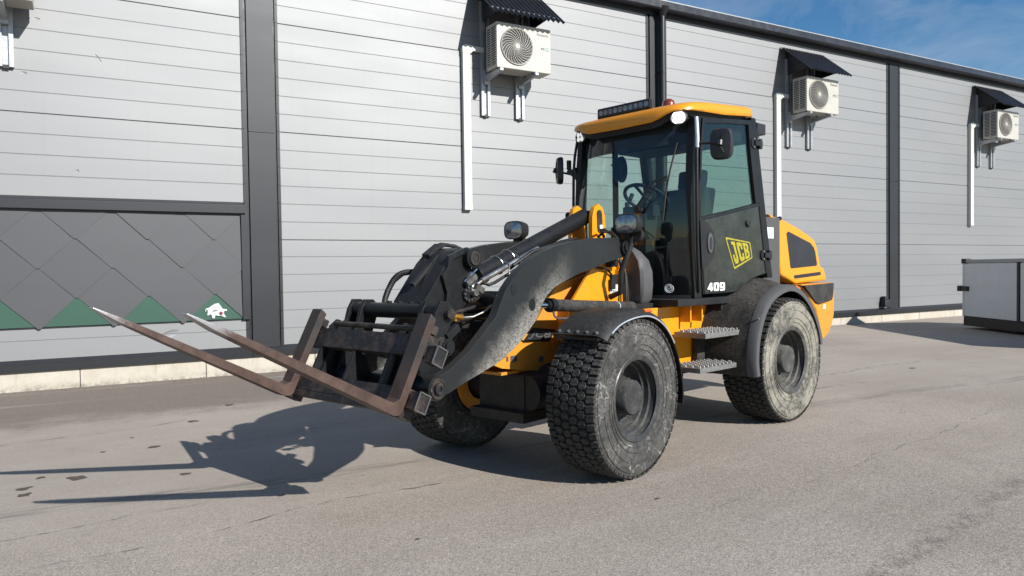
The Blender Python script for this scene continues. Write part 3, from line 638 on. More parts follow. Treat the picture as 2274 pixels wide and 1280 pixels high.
def wheel(fr, s, mt, md, mr, rear):
    o, i = s*.955, s*.555
    ym = s*.755
    Y = lambda v: ym+s*v
    t = MB(); prof = [(-.175, .30), (-.188, .33), (-.20, .40), (-.203, .46), (-.197, .505), (-.185, .527), (-.10, .537), (0, .539), (.10, .537), (.185, .527), (.197, .505), (.203, .46), (.200, .40), (.190, .335), (.178, .30)]
    t.lathe([(Y(a), r) for a, r in prof], 0, RT, 96)
    cross = Matrix.Translation((0, 0, 0))
    wl = part('wheel', t, mt, L, fr, smooth=50)
    wl['label'] = 'tyre carcass caked with pale dried mud' if rear else 'tyre carcass webbed with pale scratches'
    part('tread_blocks', blocks(s, ym), md, wl, fr, smooth=0, kind='stuff')
    t = MB(); t.lathe([(Y(-.186), .5275), (Y(-.10), .5378), (Y(0), .5398), (Y(.10), .5378), (Y(.186), .5275)], 0, RT, 96); part('tread_groove', t, M_RUBB, wl, fr, smooth=50)
    # shoulder lugs seen from the side, moulded rings on the sidewall
    t = MB()
    for (a, r) in ((.199, .505), (.203, .44), (.197, .37), (.191, .335)): t.lathe([(Y(a-.004), r-.004), (Y(a+.004), r), (Y(a-.004), r+.004)], 0, RT, 72)
    part('sidewall_rings', t, mt, wl, fr, smooth=60)
    t = MB(); t.lathe([(Y(a), r) for a, r in ((.175, .262), (.182, .275), (.186, .296), (.181, .303), (.170, .300), (.160, .268), (.128, .262), (.120, .246), (.085, .242), (.078, .226), (.020, .222), (.000, .205), (-.01, .19), (-.01, .05))], 0, RT, 72)
    t.lathe([(Y(a), r) for a, r in ((-.16, .22), (-.165, .29), (-.18, .30), (-.185, .275), (-.165, .26), (-.02, .222))], 0, RT, 60)
    rim = part('rim', t, mr, wl, fr, smooth=40)
    t = MB(); t.lathe([(Y(-.01), .148), (Y(.045), .142), (Y(.05), .128), (Y(.142), .122), (Y(.152), .114), (Y(.154), .03), (Y(.154), .0001)], 0, RT, 48); part('hub', t, mr, wl, fr, smooth=40)
    t = MB()
    for k in range(8):
        a = 2*math.pi*(k+.3)/8; c = (.172*math.cos(a), RT+.172*math.sin(a)); t.cyl((c[0], Y(-.012), c[1]), (c[0], Y(.022), c[1]), .019, n=6); t.cyl((c[0], Y(.02), c[1]), (c[0], Y(.04), c[1]), .010, n=8)
    part('wheel_nuts', t, M_GPLAS, wl, fr, smooth=40)
    return wl
sym(lambda s: wheel(FF, s, M_TYF, M_TREAD, M_RIM, False)); sym(lambda s: wheel(RF, s, M_TYR, M_TREADR, M_RIMR, True))
for fr in (FF, RF):
    t = MB(); t.lathe([(-.66, .10), (-.60, .13), (-.42, .12), (-.30, .10), (-.22, .16), (-.12, .20), (.12, .20), (.22, .16), (.30, .10), (.42, .12), (.60, .13), (.66, .10)], 0, RT, 32); part('axle', t, M_DGREASE, L, fr)
    for s in (1, -1): t = MB(); t.lathe([(s*.545, .16), (s*.56, .25), (s*.575, .255), (s*.585, .17)], 0, RT, 40); part('brake_ring', t, M_YELD, L, fr)

# --- front chassis: side plates, cross plates, ram ears
tw = [(-.40, 1.47), (-.62, 1.52), (-.82, 1.53), (-.845, 1.16), (-.90, .80), (-.80, .70), (-.25, .70), (-.06, 1.02), (-.14, 1.225)]
nz_ = [(-.5, 1.40), (-.12, 1.33), (.13, 1.07), (.49, .825), (.60, .785), (.52, .755), (.05, .68), (.02, .63), (-.06, .62), (-.25, .65), (-.6, .70)]
for s in (1, -1):
    t = MB(); t.prism(tw, *py(.275, .30, s)); sp_ = part('tower_plate', t, M_YEL, L, FF, bevel=.004)
    t = MB(); t.prism(nz_, *py(.13, .155, s)); np_ = part('nose_plate', t, M_YELD, L, FF, bevel=.004)
    if s == 1:
        q = [(.29, .93), (.18, 1.02), (-.09, .99), (-.02, .90)]
        t = MB(); t.prism(q, .1565, .158); dc = part('decal', t, M_DECK, np_, FF, smooth=0)
        bl = lambda u, v: (lambda x, z: (x, .1595, z))((q[0][0]*(1-u)*(1-v)+q[3][0]*u*(1-v)+q[1][0]*(1-u)*v+q[2][0]*u*v), (q[0][1]*(1-u)*(1-v)+q[3][1]*u*(1-v)+q[1][1]*(1-u)*v+q[2][1]*u*v))
        part('decal_letters', text_mb('JCB', 1, .02, 0, lambda u, v: bl(.10+.8*u, .15+.7*v)), M_GPLAS, np_, FF, smooth=0)
        t = MB(); t.box(-.735, -.63, .3015, .303, 1.215, 1.325); pl_ = part('number_label', t, M_DECW, sp_, FF, smooth=0)
        part('label_digits', text_mb('101', 1, .02, 0, lambda u, v: (-.645-u*.062, .3045, 1.227+v*.05)), M_DECK, sp_, FF, smooth=0)
        t = MB(); t.box(-.695, -.685, .3015, .3045, 1.292, 1.30); t.box(-.70, -.68, .3015, .3045, 1.286, 1.290); part('label_symbol', t, M_DECK, sp_, FF, smooth=0)
        for a_ in ((.36, .43, .79, .835), (.06, .11, .76, .80), (.455, .475, .80, .835)):
            t = MB(); t.box(a_[0], a_[1], .1565, .158, a_[2], a_[3]); part('small_sticker', t, M_GPLAS, np_, FF, smooth=0)
t = MB(); t.box(-.30, -.12, -.274, .274, .9, 1.2); part('tower_bulkhead', t, M_YELD, L, FF)
t = MB(); t.beam((-.15, 0, 1.30), (.12, 0, 1.04), .256, .02); t.beam((.12, 0, 1.05), (.55, 0, .79), .256, .02); t.box(-.82, -.80, -.274, .274, .75, 1.45); t.box(-.8, .05, -.274, .274, .70, .72); t.box(.05, .5, -.128, .128, .70, .72); part('cross_plate', t, M_YELD, L, FF)
ear = [(-.63, 1.45), (-.645, 1.88), (-.675, 1.955), (-.735, 1.985), (-.795, 1.955), (-.825, 1.89), (-.86, 1.45)]
for s in (1, -1):
    t = MB(); t.prism(ear, *py(.085, .125, s)); e_ = part('ram_ear', t, M_YEL, L, FF, bevel=.005)
    t = MB(); t.prism(circ(-.738, 1.90, .036, 12, 0, 180)+circ(-.745, 1.78, .036, 12, 180, 360), *py(.126, .133, s)); part('ear_inset', t, M_BLKD, e_, FF, bevel=.003)
    t = MB(); t.cyl((-.75, s*.133, 1.79), (-.75, s*.142, 1.79), .022, n=16); part('ear_bolt', t, M_DECW, e_, FF)
t = MB(); t.box(-.86, -.56, -.26, .26, 1.42, 1.53); t.cyl((-.70, -.33, 1.60), (-.70, .33, 1.60), .085, n=28); part('pivot_block', t, M_YEL, L, FF, bevel=.01)
t = MB(); t.cyl((-.78, .31, 1.475), (-.78, .325, 1.475), .06, n=24); t.box(-.83, -.70, .30, .33, 1.40, 1.44); part('pivot_lug', t, M_YEL, L, FF)
# --- lift arms
top = [(1.425, .829), (1.307, .873), (1.151, .961), (1.092, 1.01), (.985, 1.098), (.916, 1.156), (.867, 1.245), (.818, 1.323), (.75, 1.391), (.662, 1.455), (.564, 1.518), (.437, 1.567), (.30, 1.607), (.085, 1.648), (-.189, 1.677), (-.434, 1.685), (-.532, 1.69)]
bot = [(-.59, 1.675), (-.635, 1.626), (-.625, 1.567), (-.551, 1.533), (-.317, 1.489), (-.16, 1.45), (.026, 1.411), (.192, 1.362), (.31, 1.323), (.388, 1.274), (.432, 1.23), (.476, 1.171), (.515, 1.108), (.574, 1.059), (.672, .98), (.76, .927), (.906, .858), (1.063, .809), (1.21, .765), (1.337, .721)]
bossp = circ(1.45, .767, .066, 8, 240, 420)
arm = top[::-1] + bossp[::-1] + bot[::-1]
for s in (1, -1):
    t = MB(); t.prism(arm, *py(.405, .47, s)); a_ = part('lift_arm', t, M_ARM, L, FF, bevel=.006, label='near black lift arm with pale dust on its lower bend' if s == 1 else None)
    t = MB(); t.cyl((1.45, s*.27, .767), (1.45, s*.495, .767), .073, n=28); part('arm_boss', t, M_BLK, a_, FF, bevel=.006)
    t = MB(); t.lathe([(s*.495, .062), (s*.502, .060), (s*.502, .05), (s*.498, .047), (s*.498, .036), (s*.516, .034), (s*.516, .016), (s*.506, .014), (s*.506, .0001)], 1.45, .767, 28); part('pin_cap', t, M_CARR, a_, FF)
    t = MB(); t.cyl((-.575, s*.30, 1.611), (-.575, s*.495, 1.611), .058, n=24); t.cyl((-.575, s*.495, 1.611), (-.575, s*.51, 1.611), .038, n=24); part('arm_pivot_pin', t, M_BLK, a_, FF, bevel=.004)
    t = MB(); t.add([(.745+.028*math.cos(q), s*.4725, 1.323+.042*math.sin(q)) for q in [6.283*i/20 for i in range(20)]], [tuple(range(20))]); part('pin_cover', t, M_BLK, a_, FF, smooth=0); t = MB(); t.add([(.559+.034*math.cos(q), s*.4725, 1.215+.042*math.sin(q)) for q in [6.283*i/20 for i in range(20)]], [tuple(range(20))]); part('pin_cover', t, M_BLK, a_, FF, smooth=0)
    # lift ram between chassis and arm
    t = MB(); t.cyl((.345, s*.45, 1.20), (-.75, s*.43, 1.135), .043, n=28); lr = part('lift_ram', t, M_BLKD, L, FF, bevel=.004)
    t = MB(); t.cyl((.305, s*.45, 1.198), (.355, s*.45, 1.2005), .050, n=28); t.cyl((.355, s*.45, 1.2), (.375, s*.45, 1.2), .034, n=24); part('gland_nut', t, M_BLK, lr, FF, bevel=.003)
    t = MB(); t.cyl((.36, s*.45, 1.20), (.56, s*.445, 1.21), .021, n=20); part('ram_rod', t, M_CHROME, lr, FF)
    t = MB(); t.tube([(.33, s*.47, 1.16), (.325, s*.475, 1.125), (.29, s*.475, 1.105), (.10, s*.47, 1.095), (.05, s*.46, 1.11)], .008, 8); part('ram_pipe', t, M_GPLAS, lr, FF)
    t = MB(); t.cyl((-.485, s*.447, 1.151), (-.49, s*.447, 1.151), .0445, n=28); part('ram_tie', t, M_DECW, lr, FF)
t = MB(); t.cyl((.64, -.405, 1.245), (.64, .405, 1.245), .06, n=28); part('arm_cross_tube', t, M_ARM, L, FF)
# --- tilt ram
ra, rb = Vector((-.76, 0, 1.905)), Vector((.57, 0, 1.42)); rd = (rb-ra).normalized()
t = MB(); t.cyl(ra+rd*.06, rb, .066, n=36); tr_ = part('tilt_ram', t, M_BLK, L, FF, bevel=.006)
t = MB(); t.cyl(rb-rd*.03, rb+rd*.045, .075, n=36); part('gland_nut', t, M_BLK, tr_, FF, bevel=.004)
t = MB(); t.cyl(rb, (.80, 0, 1.295), .034, n=24); part('ram_rod', t, M_CHROME, tr_, FF)
t = MB(); t.cyl(rb+rd*.07, rb+rd*.16, .048, n=24); part('rod_sleeve', t, M_BLKD, tr_, FF, bevel=.006)
t = MB(); t.tube([(.66, .10, 1.375), (.04, .10, 1.607)], .019, 14); part('steel_pipe', t, M_PIPE, tr_, FF)
t = MB(); t.tube([(.73, .095, 1.335), (.645, .10, 1.38)], .013, 12); t.tube([(.75, .09, 1.33), (.70, .095, 1.35)], .02, 8); part('pipe_coupling', t, M_PIPE, tr_, FF)
t = MB(); t.tube([(.62, -.07, 1.44), (.75, -.07, 1.36)], .012, 10); t.tube([(.62, .03, 1.46), (.75, .02, 1.37)], .010, 10); part('guide_rod', t, M_CHROME, tr_, FF)
for k in (.30, .52):
    c = ra+rd*(1.415*(1-k/1.42)) if False else rb-rd*(k*.62)
    t = MB(); u = Vector((0, 1, 0)); v = rd.cross(u)
    t.tube([c+(u*math.cos(q)+v*math.sin(q))*.070 for q in [6.283*i/28 for i in range(29)]], .0045, 6, cap=False); part('clamp_wire', t, M_PIPE, tr_, FF)
    c2 = c+Vector((0, .105, -.055)); t = MB(); t.tube([c+Vector((0, .06, .03)), c2+Vector((0, .02, .06)), c2+Vector((0, .02, -.02))], .006, 6); t.cyl(c2+Vector((0, .0, -.02)), c2+Vector((0, .035, -.02)), .013, n=10); part('clamp_bolt', t, M_PIPE, tr_, FF)
t = MB(); t.tube([(.60, .06, 1.36), (.56, .08, 1.345), (.50, .08, 1.36), (.25, .08, 1.46), (.0, .08, 1.55), (-.3, .08, 1.66)], .012, 8); part('ram_hose', t, M_HOSE, tr_, FF)
t = MB(); t.cyl((-.74, -.20, 1.90), (-.74, .13, 1.90), .036, n=20); part('ram_pin', t, M_BLK, tr_, FF)
# --- tilt lever (bell crank)
lv = [(1.24, 1.19), (1.22, 1.255), (1.02, 1.50), (.93, 1.58), (.82, 1.605), (.755, 1.58), (.74, 1.53), (.77, 1.465), (.865, 1.385), (.835, 1.345), (.80, 1.335), (.775, 1.29), (.79, 1.245), (.85, 1.22), (.95, 1.15), (1.12, 1.15)]
LV = None
for y0, y1 in ((.105, .135), (-.165, -.135)):
    t = MB(); t.prism(lv, y0, y1); o_ = part('tilt_lever', t, M_BLK, L, FF, bevel=.006); LV = LV or o_
t = MB(); t.sheet([[(1.225, -.135, 1.225), (1.225, .10, 1.225)], [(1.12, -.135, 1.35), (1.12, .10, 1.35)], [(1.01, -.135, 1.48), (1.01, .10, 1.48)], [(.93, -.135, 1.56), (.93, .10, 1.56)], [(.86, -.135, 1.585), (.86, .10, 1.585)]], .018); part('lever_web', t, M_BLK, LV, FF)
t = MB(); t.beam((1.20, 0, 1.258), (1.0, 0, 1.505), .028, .03, (0, 1, 0)); t.beam((1.21, -.11, 1.255), (.98, -.11, 1.525), .022, .03, (0, 1, 0)); part('lever_rib', t, M_BLK, LV, FF, bevel=.004)
t = MB(); t.prism([(1.06, 1.22), (1.045, 1.30), (1.085, 1.42), (1.035, 1.47), (1.025, 1.545), (.90, 1.59), (.88, 1.56), (.99, 1.52), (1.0, 1.45), (1.045, 1.41), (1.01, 1.31), (1.02, 1.22)], .136, .165); part('lever_flange', t, M_BLK, LV, FF, bevel=.005)
t = MB(); t.cyl((.81, -.19, 1.53), (.81, .185, 1.53), .068, n=28); part('lever_boss', t, M_BLK, LV, FF, bevel=.008)
t = MB(); t.lathe([(.185, .05), (.196, .048), (.196, .03), (.19, .028), (.19, .0001)], .81, 1.53, 24); part('pin_cap', t, M_DGREASE, LV, FF)
t = MB(); t.cyl((.835, -.17, 1.29), (.835, .15, 1.29), .05, n=24); part('lever_pin', t, M_BLK, LV, FF)
t = MB()
for k in range(9):
    a = 6.283*k/9; t.cyl((.835+.042*math.cos(a), .15, 1.29+.042*math.sin(a)), (.835+.042*math.cos(a), .162, 1.29+.042*math.sin(a)), .0075, n=6)
t.cyl((.80, .15, 1.30), (.80, .19, 1.30), .024, n=12); t.obox((.745, .16, 1.325), (.85, 0, .5), (0, 1, 0), (-.5, 0, .85), .04, .015, .02); t.obox((.83, .17, 1.385), (.85, 0, -.5), (0, 1, 0), (.5, 0, .85), .05, .012, .017); part('lever_bolts', t, M_PIPE, LV, FF, smooth=40)
t = MB(); t.tube([(.96, -.10, 1.565), (.90, -.09, 1.60), (.82, -.09, 1.625), (.74, -.08, 1.62), (.67, -.06, 1.59), (.62, -.06, 1.54)], .013, 10); t.tube([(.97, -.12, 1.57), (.90, -.125, 1.612), (.83, -.12, 1.635), (.75, -.12, 1.63), (.66, -.1, 1.58)], .010, 8); t.obox((.93, -.1, 1.59), (.85, 0, -.53), (0, 1, 0), (.53, 0, .85), .07, .035, .010); t.obox((1.07, -.02, 1.455), (.77, 0, -.64), (0, 1, 0), (.64, 0, .77), .15, .02, .012); part('lever_hose', t, M_HOSE, LV, FF)
t = MB(); t.tube([(1.235, -.25, 1.20), (1.225, -.25, 1.26), (1.20, -.25, 1.32), (1.15, -.25, 1.385), (1.07, -.245, 1.435), (.97, -.235, 1.448), (.90, -.21, 1.43), (.86, -.17, 1.40)], .019, 12); hs = part('hose_loop', t, M_HOSE, L, FF)
t = MB()
for k in range(26):
    s_ = k/26; a = Vector((1.222, -.25, 1.27)).lerp(Vector((1.0, -.24, 1.448)), s_); a += Vector((.35, 0, .78)).normalized()*.052*math.sin(math.pi*s_); d_ = Vector((-.22, 0, .18)).normalized()
    t.cyl(a-d_*.002, a+d_*.002, .0215, n=10)
part('hose_spiral', t, M_HOSE, hs, FF)
t = MB(); t.tube([(1.12, -.24, 1.24), (1.02, -.22, 1.34), (.90, -.2, 1.44)], .009, 8); t.tube([(1.14, -.22, 1.25), (1.0, -.24, 1.33), (.88, -.2, 1.42)], .007, 8); part('small_hose', t, M_HOSE, L, FF)
# --- quick hitch
t = MB(); t.cyl((1.262, -.50, 1.195), (1.262, .355, 1.195), .050, n=32); QH = part('hitch_tube', t, M_BLK, L, FF, bevel=.004)
t = MB(); [t.box(1.245, 1.27, y_-.012, y_+.012, 1.24, 1.258) for y_ in (-.38, -.16, -.06, .05, .14)]; part('tube_lug', t, M_BLK, QH, FF, bevel=.004)
hp = [(1.185, 1.22), (1.22, 1.262), (1.29, 1.265), (1.33, 1.20), (1.36, 1.10), (1.47, .96), (1.52, .80), (1.47, .68), (1.38, .665), (1.31, .73), (1.272, .95), (1.19, 1.16)]
for y0, y1 in ((.20, .232), (.335, .36), (-.53, -.50), (-.40, -.37)):
    t = MB(); t.prism(hp, y0, y1); part('hitch_plate', t, M_BLK, QH, FF, bevel=.006)
t = MB(); t.cyl((1.235, .35, 1.185), (1.235, .40, 1.185), .035, n=20); part('hitch_pin', t, M_CARR, QH, FF, bevel=.004)
t = MB(); t.cyl((1.30, .35, 1.0), (1.30, .375, 1.0), .05, n=20); t.cyl((1.30, .375, 1.0), (1.30, .39, 1.0), .032, n=20); part('hitch_pin', t, M_CARR, QH, FF, bevel=.004)
t = MB(); t.cyl((1.262, .30, .985), (1.262, .40, .985), .052, n=24); t.cyl((1.262, .40, .985), (1.262, .415, .985), .036, n=24); t.beam((1.25, .36, 1.04), (1.15, .36, 1.10), .04, .05); part('link_boss', t, M_BLK, QH, FF, bevel=.005)
t = MB(); t.cyl((1.45, -.5, .78), (1.45, .34, .78), .035, n=20); t.box(1.33, 1.46, -.5, .34, .74, .77); part('hitch_cross_bar', t, M_BLK, QH, FF)
t = MB(); t.tube([(1.13, .28, 1.155), (1.10, .29, 1.16), (1.04, .29, 1.15)], .020, 12); t.tube([(1.10, .29, 1.16), (1.10, .29, 1.13)], .012, 8); part('brass_fitting', t, M_BRASS, L, FF)
t = MB(); t.tube([(1.05, .29, 1.15), (.95, .3, 1.15), (.86, .32, 1.18), (.80, .33, 1.22)], .006, 6); part('fitting_wire', t, M_PIPE, L, FF)
t = MB(); t.box(.72, 1.02, .02, .10, 1.10, 1.135); t.tube([(1.02, .1, 1.24), (.80, .1, 1.25), (.62, .1, 1.24)], .028, 10); t.tube([(1.0, .16, 1.17), (.80, .16, 1.20), (.66, .16, 1.21)], .016, 8); t.tube([(1.02, .2, 1.12), (.82, .2, 1.14), (.68, .2, 1.13)], .014, 8); t.box(.76, .95, .10, .2, 1.07, 1.11); part('valve_rod', t, M_CARR, L, FF)
# --- fork carriage and forks
H0 = Vector((1.785, 0, .70)); ef = Vector((.883, 0, .469)); eu = Vector((-.469, 0, .883)); ey = Vector((0, 1, 0))
def cp(f, y, u): return H0+ef*f+eu*u+ey*y
def cbar(m, f0, f1, y0, y1, u0_, u1_):
    return m.obox(cp((f0+f1)/2, (y0+y1)/2, (u0_+u1_)/2), ef, ey, eu, (f1-f0)/2, (y1-y0)/2, (u1_-u0_)/2)
t = MB(); cbar(t, -.115, -.055, -.64, .52, .335, .465); CR = part('carriage_bar', t, M_CARR, L, FF, bevel=.006)
t = MB(); cbar(t, -.115, -.055, -.62, .50, .035, .145); part('carriage_bar', t, M_CARR, CR, FF, bevel=.006)
t = MB(); cbar(t, -.10, -.05, -.60, .48, -.005, .034); part('bar_lip', t, M_CARR, CR, FF, bevel=.005)
for y_ in (-.47, -.12, .245):
    t = MB(); P = [cp(-.06, y_, .145), cp(-.06, y_, .335), cp(-.14, y_, .335), cp(-.26, y_, .24), cp(-.26, y_, .10), cp(-.12, y_, .06)]
    n = 6; t.add([p-ey*.012 for p in P]+[p+ey*.012 for p in P], [tuple(range(n)), tuple(range(2*n-1, n-1, -1))]+[(i, i+n, (i+1) % n+n, (i+1) % n) for i in range(n)]); part('carriage_rib', t, M_BLK, CR, FF, bevel=.004)
for y_ in (-.53, -.44, .17, .28):
    t = MB(); P = [cp(-.10, y_, .50), cp(-.13, y_, .56), cp(-.24, y_, .57), cp(-.30, y_, .46), cp(-.28, y_, .05), cp(-.11, y_, .05)]
    t.add([p-ey*.014 for p in P]+[p+ey*.014 for p in P], [tuple(range(n)), tuple(range(2*n-1, n-1, -1))]+[(i, i+n, (i+1) % n+n, (i+1) % n) for i in range(n)]); part('mount_plate', t, M_BLK, CR, FF, bevel=.004)
t = MB(); cbar(t, -.25, -.23, -.20, .15, .10, .22); part('back_plate', t, M_BLK, CR, FF)
t = MB(); t.cyl(cp(-.06, -.42, .50), cp(-.06, .44, .50), .017, n=16); part('carriage_rod', t, M_CARR, CR, FF)
for yc, s in ((.47, 1), (-.60, -1)):
    hw = .052
    t = MB(); prof = [(-.052, .56, hw), (-.002, .575, hw), (0, .545, hw), (-.002, .06, hw), (.03, .028, hw), (.30, .020, hw), (.80, .008, hw*.97), (1.10, .000, hw*.85), (1.255, -.008, hw*.55), (1.262, -.016, hw*.5), (1.12, -.028, hw*.85), (.80, -.032, hw*.97), (.30, -.034, hw), (0, -.036, hw), (-.035, -.025, hw), (-.052, .0, hw)]
    A = [cp(f, yc-w_, u) for f, u, w_ in prof]; B_ = [cp(f, yc+w_, u) for f, u, w_ in prof]; n = len(prof)
    t.add(A+B_, [(i, i+n, (i+1) % n+n, (i+1) % n) for i in range(n)])
    for o_, fl in ((0, False), (n, True)):
        for q in ((0, 1, 2), (0, 2, 3, 15), (3, 4, 13, 14, 15), (4, 5, 12, 13), (5, 6, 11, 12), (6, 7, 10, 11), (7, 8, 9, 10)):
            q = tuple(i+o_ for i in q); t.add([], []) ; t.f.append(q if fl else q[::-1])
    fk = part('fork', t, M_FORK, CR, FF, bevel=.005, label='near rusty fork tine with a worn bright tip' if s == 1 else 'far rusty fork tine with a worn bright tip')
    t = MB(); cbar(t, -.10, -.05, yc-.045, yc+.045, .475, .53); part('fork_hook', t, M_CARR, CR, FF, bevel=.006)
    t = MB(); cbar(t, -.14, -.05, yc-.04, yc+.04, -.03, .03); part('fork_hook', t, M_CARR, CR, FF, bevel=.006)
for u_, f_ in ((.36, -.09), (.085, -.085)):
    t = MB(); cbar(t, f_-.05, f_+.03, .523, .60, u_-.055, u_+.045); part('stop_block', t, M_CARR, CR, FF, bevel=.004)
    t = MB(); cbar(t, f_-.055, f_+.035, .601, .606, u_-.06, u_-.052); cbar(t, f_-.055, f_+.035, .601, .606, u_+.042, u_+.05); cbar(t, f_+.027, f_+.035, .601, .606, u_-.06, u_+.05); cbar(t, f_-.055, f_-.047, .601, .606, u_-.06, u_+.05); part('weld_seam', t, M_GPLAS, CR, FF, smooth=0)
# --- front belly
t = MB(); t.box(-.30, .36, -.24, .22, .42, .70); part('gear_case', t, M_DGREASE, L, FF, bevel=.04)
t = MB(); t.cyl((.05, .22, .56), (.34, .22, .56), .13, n=24); t.box(-.1, .42, -.26, .26, .36, .43); t.cyl((-.9, 0, .52), (-.2, 0, .52), .06, n=16); part('drive_shaft', t, M_DGREASE, L, FF)
t = MB(); t.box(-1.25, -.80, -.22, .22, .55, 1.15); t.cyl((-1.14, 0, .42), (-1.14, 0, 1.25), .11, n=24); part('articulation_joint', t, M_DGREASE, L, FF, bevel=.02)
# --- front fenders
fp = [(.445, 1.018), (.36, 1.085), (.24, 1.135), (.06, 1.166), (-.13, 1.163), (-.30, 1.105), (-.44, 1.0), (-.55, .85), (-.62, .68), (-.645, .52), (-.640, .43)]
def sub(pts, k=4):                                    # smooth a polyline
    out = []
    for i in range(len(pts)-1):
        p0, p1, p2, p3 = [Vector(pts[max(0, min(len(pts)-1, j))]) for j in (i-1, i, i+1, i+2)]
        for j in range(k):
            q = j/k; out.append(.5*((2*p1)+(-p0+p2)*q+(2*p0-5*p1+4*p2-p3)*q*q+(-p0+3*p1-3*p2+p3)*q**3))
    out.append(Vector(pts[-1])); return out
def offs(P, dd, c=Vector((0, RT))): return [p+(c-p).normalized()*dd for p in P]
for s in (1, -1):
    C_ = sub(fp); Ci = offs(C_, .05); Ck = offs(C_, .016)
    t = MB(); t.sheet([[(p.x, s*.57, p.y-.004) for p in C_], [(p.x, s*.70, p.y) for p in C_], [(p.x, s*.90, p.y) for p in C_], [(p.x, s*.945, p.y-.003) for p in Ck], [(p.x, s*.967, p.y) for p in Ci]], .008*(1 if s > 0 else -1))
    fd = part('front_fender', t, M_PLAS, L, FF, smooth=50)
    t = MB(); k0, k1 = 3, 27; t.tube([(p.x, s*.969, p.y) for p in offs(C_, .052)[k0:k1]], .0055, 6); part('bright_edge', t, M_TRIM, fd, FF)
    t = MB(); t.box(-.185, -.075, s*.84-.02, s*.84+.02, 1.155, 1.178) if False else t.obox((-.13, s*.935, 1.142), (1, 0, .02), (0, s*.75, .65), (0, -s*.65, .75), .045, .018, .010); part('amber_reflector', t, M_AMBER, fd, FF, bevel=.003)
    t = MB()
    for q in range(5): t.cyl((.425, s*(.60+.075*q), 1.03), (.432, s*(.60+.075*q), 1.042), .010, n=10)
    part('fender_rivets', t, M_PIPE, fd, FF, kind='stuff')
    t = MB(); t.box(.30, .445, s*.745-.175, s*.745+.175, .985, 1.0); t.prismx([(s*.58, .92), (s*.60, 1.0), (s*.30, 1.0), (s*.30, .96)], -.10, .10); part('fender_bracket', t, M_PLAS, fd, FF)
# --- work lights on stalks
for s, xx in ((1, -.53), (-1, -.47)):
    yc = .53*s if s > 0 else -.57; zc = 1.79
    t = MB(); t.tube([(xx-.10, yc+.01*s, 1.74), (xx-.06, yc-.02*s, 1.60), (xx-.0, yc-.06*s, 1.42), (xx-.05, yc-.10*s, 1.26), (xx-.05, yc-.2*s, 1.22)], .024, 10); st_ = part('lamp_stalk', t, M_PLAS, L, FF)
    def sq(k, xk, g=1.0): return [(xk, yc+k*g*.108*math.copysign(abs(math.cos(a))**.62, math.cos(a)), zc+k*.078*math.copysign(abs(math.sin(a))**.7, math.sin(a))) for a in [2*math.pi*i/28 for i in range(28)]]
    t = MB(); t.loft([sq(.55, xx-.11), sq(.88, xx-.075), sq(1.0, xx-.02), sq(1.02, xx+.018), sq(.95, xx+.024), sq(.93, xx+.014)]); part('lamp_body', t, M_PLAS, st_, FF, smooth=40)
    t = MB(); t.loft([sq(.925, xx+.0145), sq(.90, xx+.022), sq(.5, xx+.028), sq(.02, xx+.029)]); part('lamp_glass', t, M_LENS, st_, FF, smooth=60)
    t = MB(); t.cyl((xx-.12, yc+.03*s, 1.70), (xx-.07, yc+.03*s, 1.71), .055, n=20); part('horn', t, M_PLAS, st_, FF, bevel=.006)
t = MB(); t.tube([(-.58, .33, 1.64), (-.60, .37, 1.58), (-.56, .36, 1.50), (-.66, .34, 1.47)], .014, 8); t.tube([(-.53, .34, 1.60), (-.52, .38, 1.55), (-.58, .37, 1.49)], .012, 8); t.tube([(-.55, .3, 1.70), (-.62, .22, 1.76), (-.70, .2, 1.77), (-.80, .22, 1.72), (-.84, .26, 1.62)], .011, 8); t.tube([(-.50, .28, 1.70), (-.62, .25, 1.745), (-.74, .24, 1.75), (-.85, .27, 1.66)], .011, 8); t.tube([(-.40, .22, 1.66), (-.2, .1, 1.62), (.1, .05, 1.56), (.3, .05, 1.46)], .014, 8); t.tube([(-.42, .12, 1.69), (-.2, .14, 1.66), (.15, .14, 1.58), (.35, .12, 1.48)], .014, 8); t.tube([(-.72, .32, 1.55), (-.76, .36, 1.40), (-.75, .37, 1.20), (-.77, .36, 1.0)], .013, 8); t.tube([(-.74, .32, 1.55), (-.79, .35, 1.38), (-.78, .37, 1.18), (-.79, .36, 1.0)], .011, 8); t.box(-.66, -.56, .31, .36, 1.46, 1.56); part('hose_bundle', t, M_HOSE, L, FF)
t = MB(); t.box(-.76, -.62, .302, .33, 1.33, 1.40); t.box(-.66, -.60, .302, .335, 1.28, 1.36); t.tube([(-.62, .32, 1.40), (-.55, .33, 1.44), (-.40, .335, 1.46)], .010, 6); part('hose_clip', t, M_PLAS, L, FF, bevel=.006)

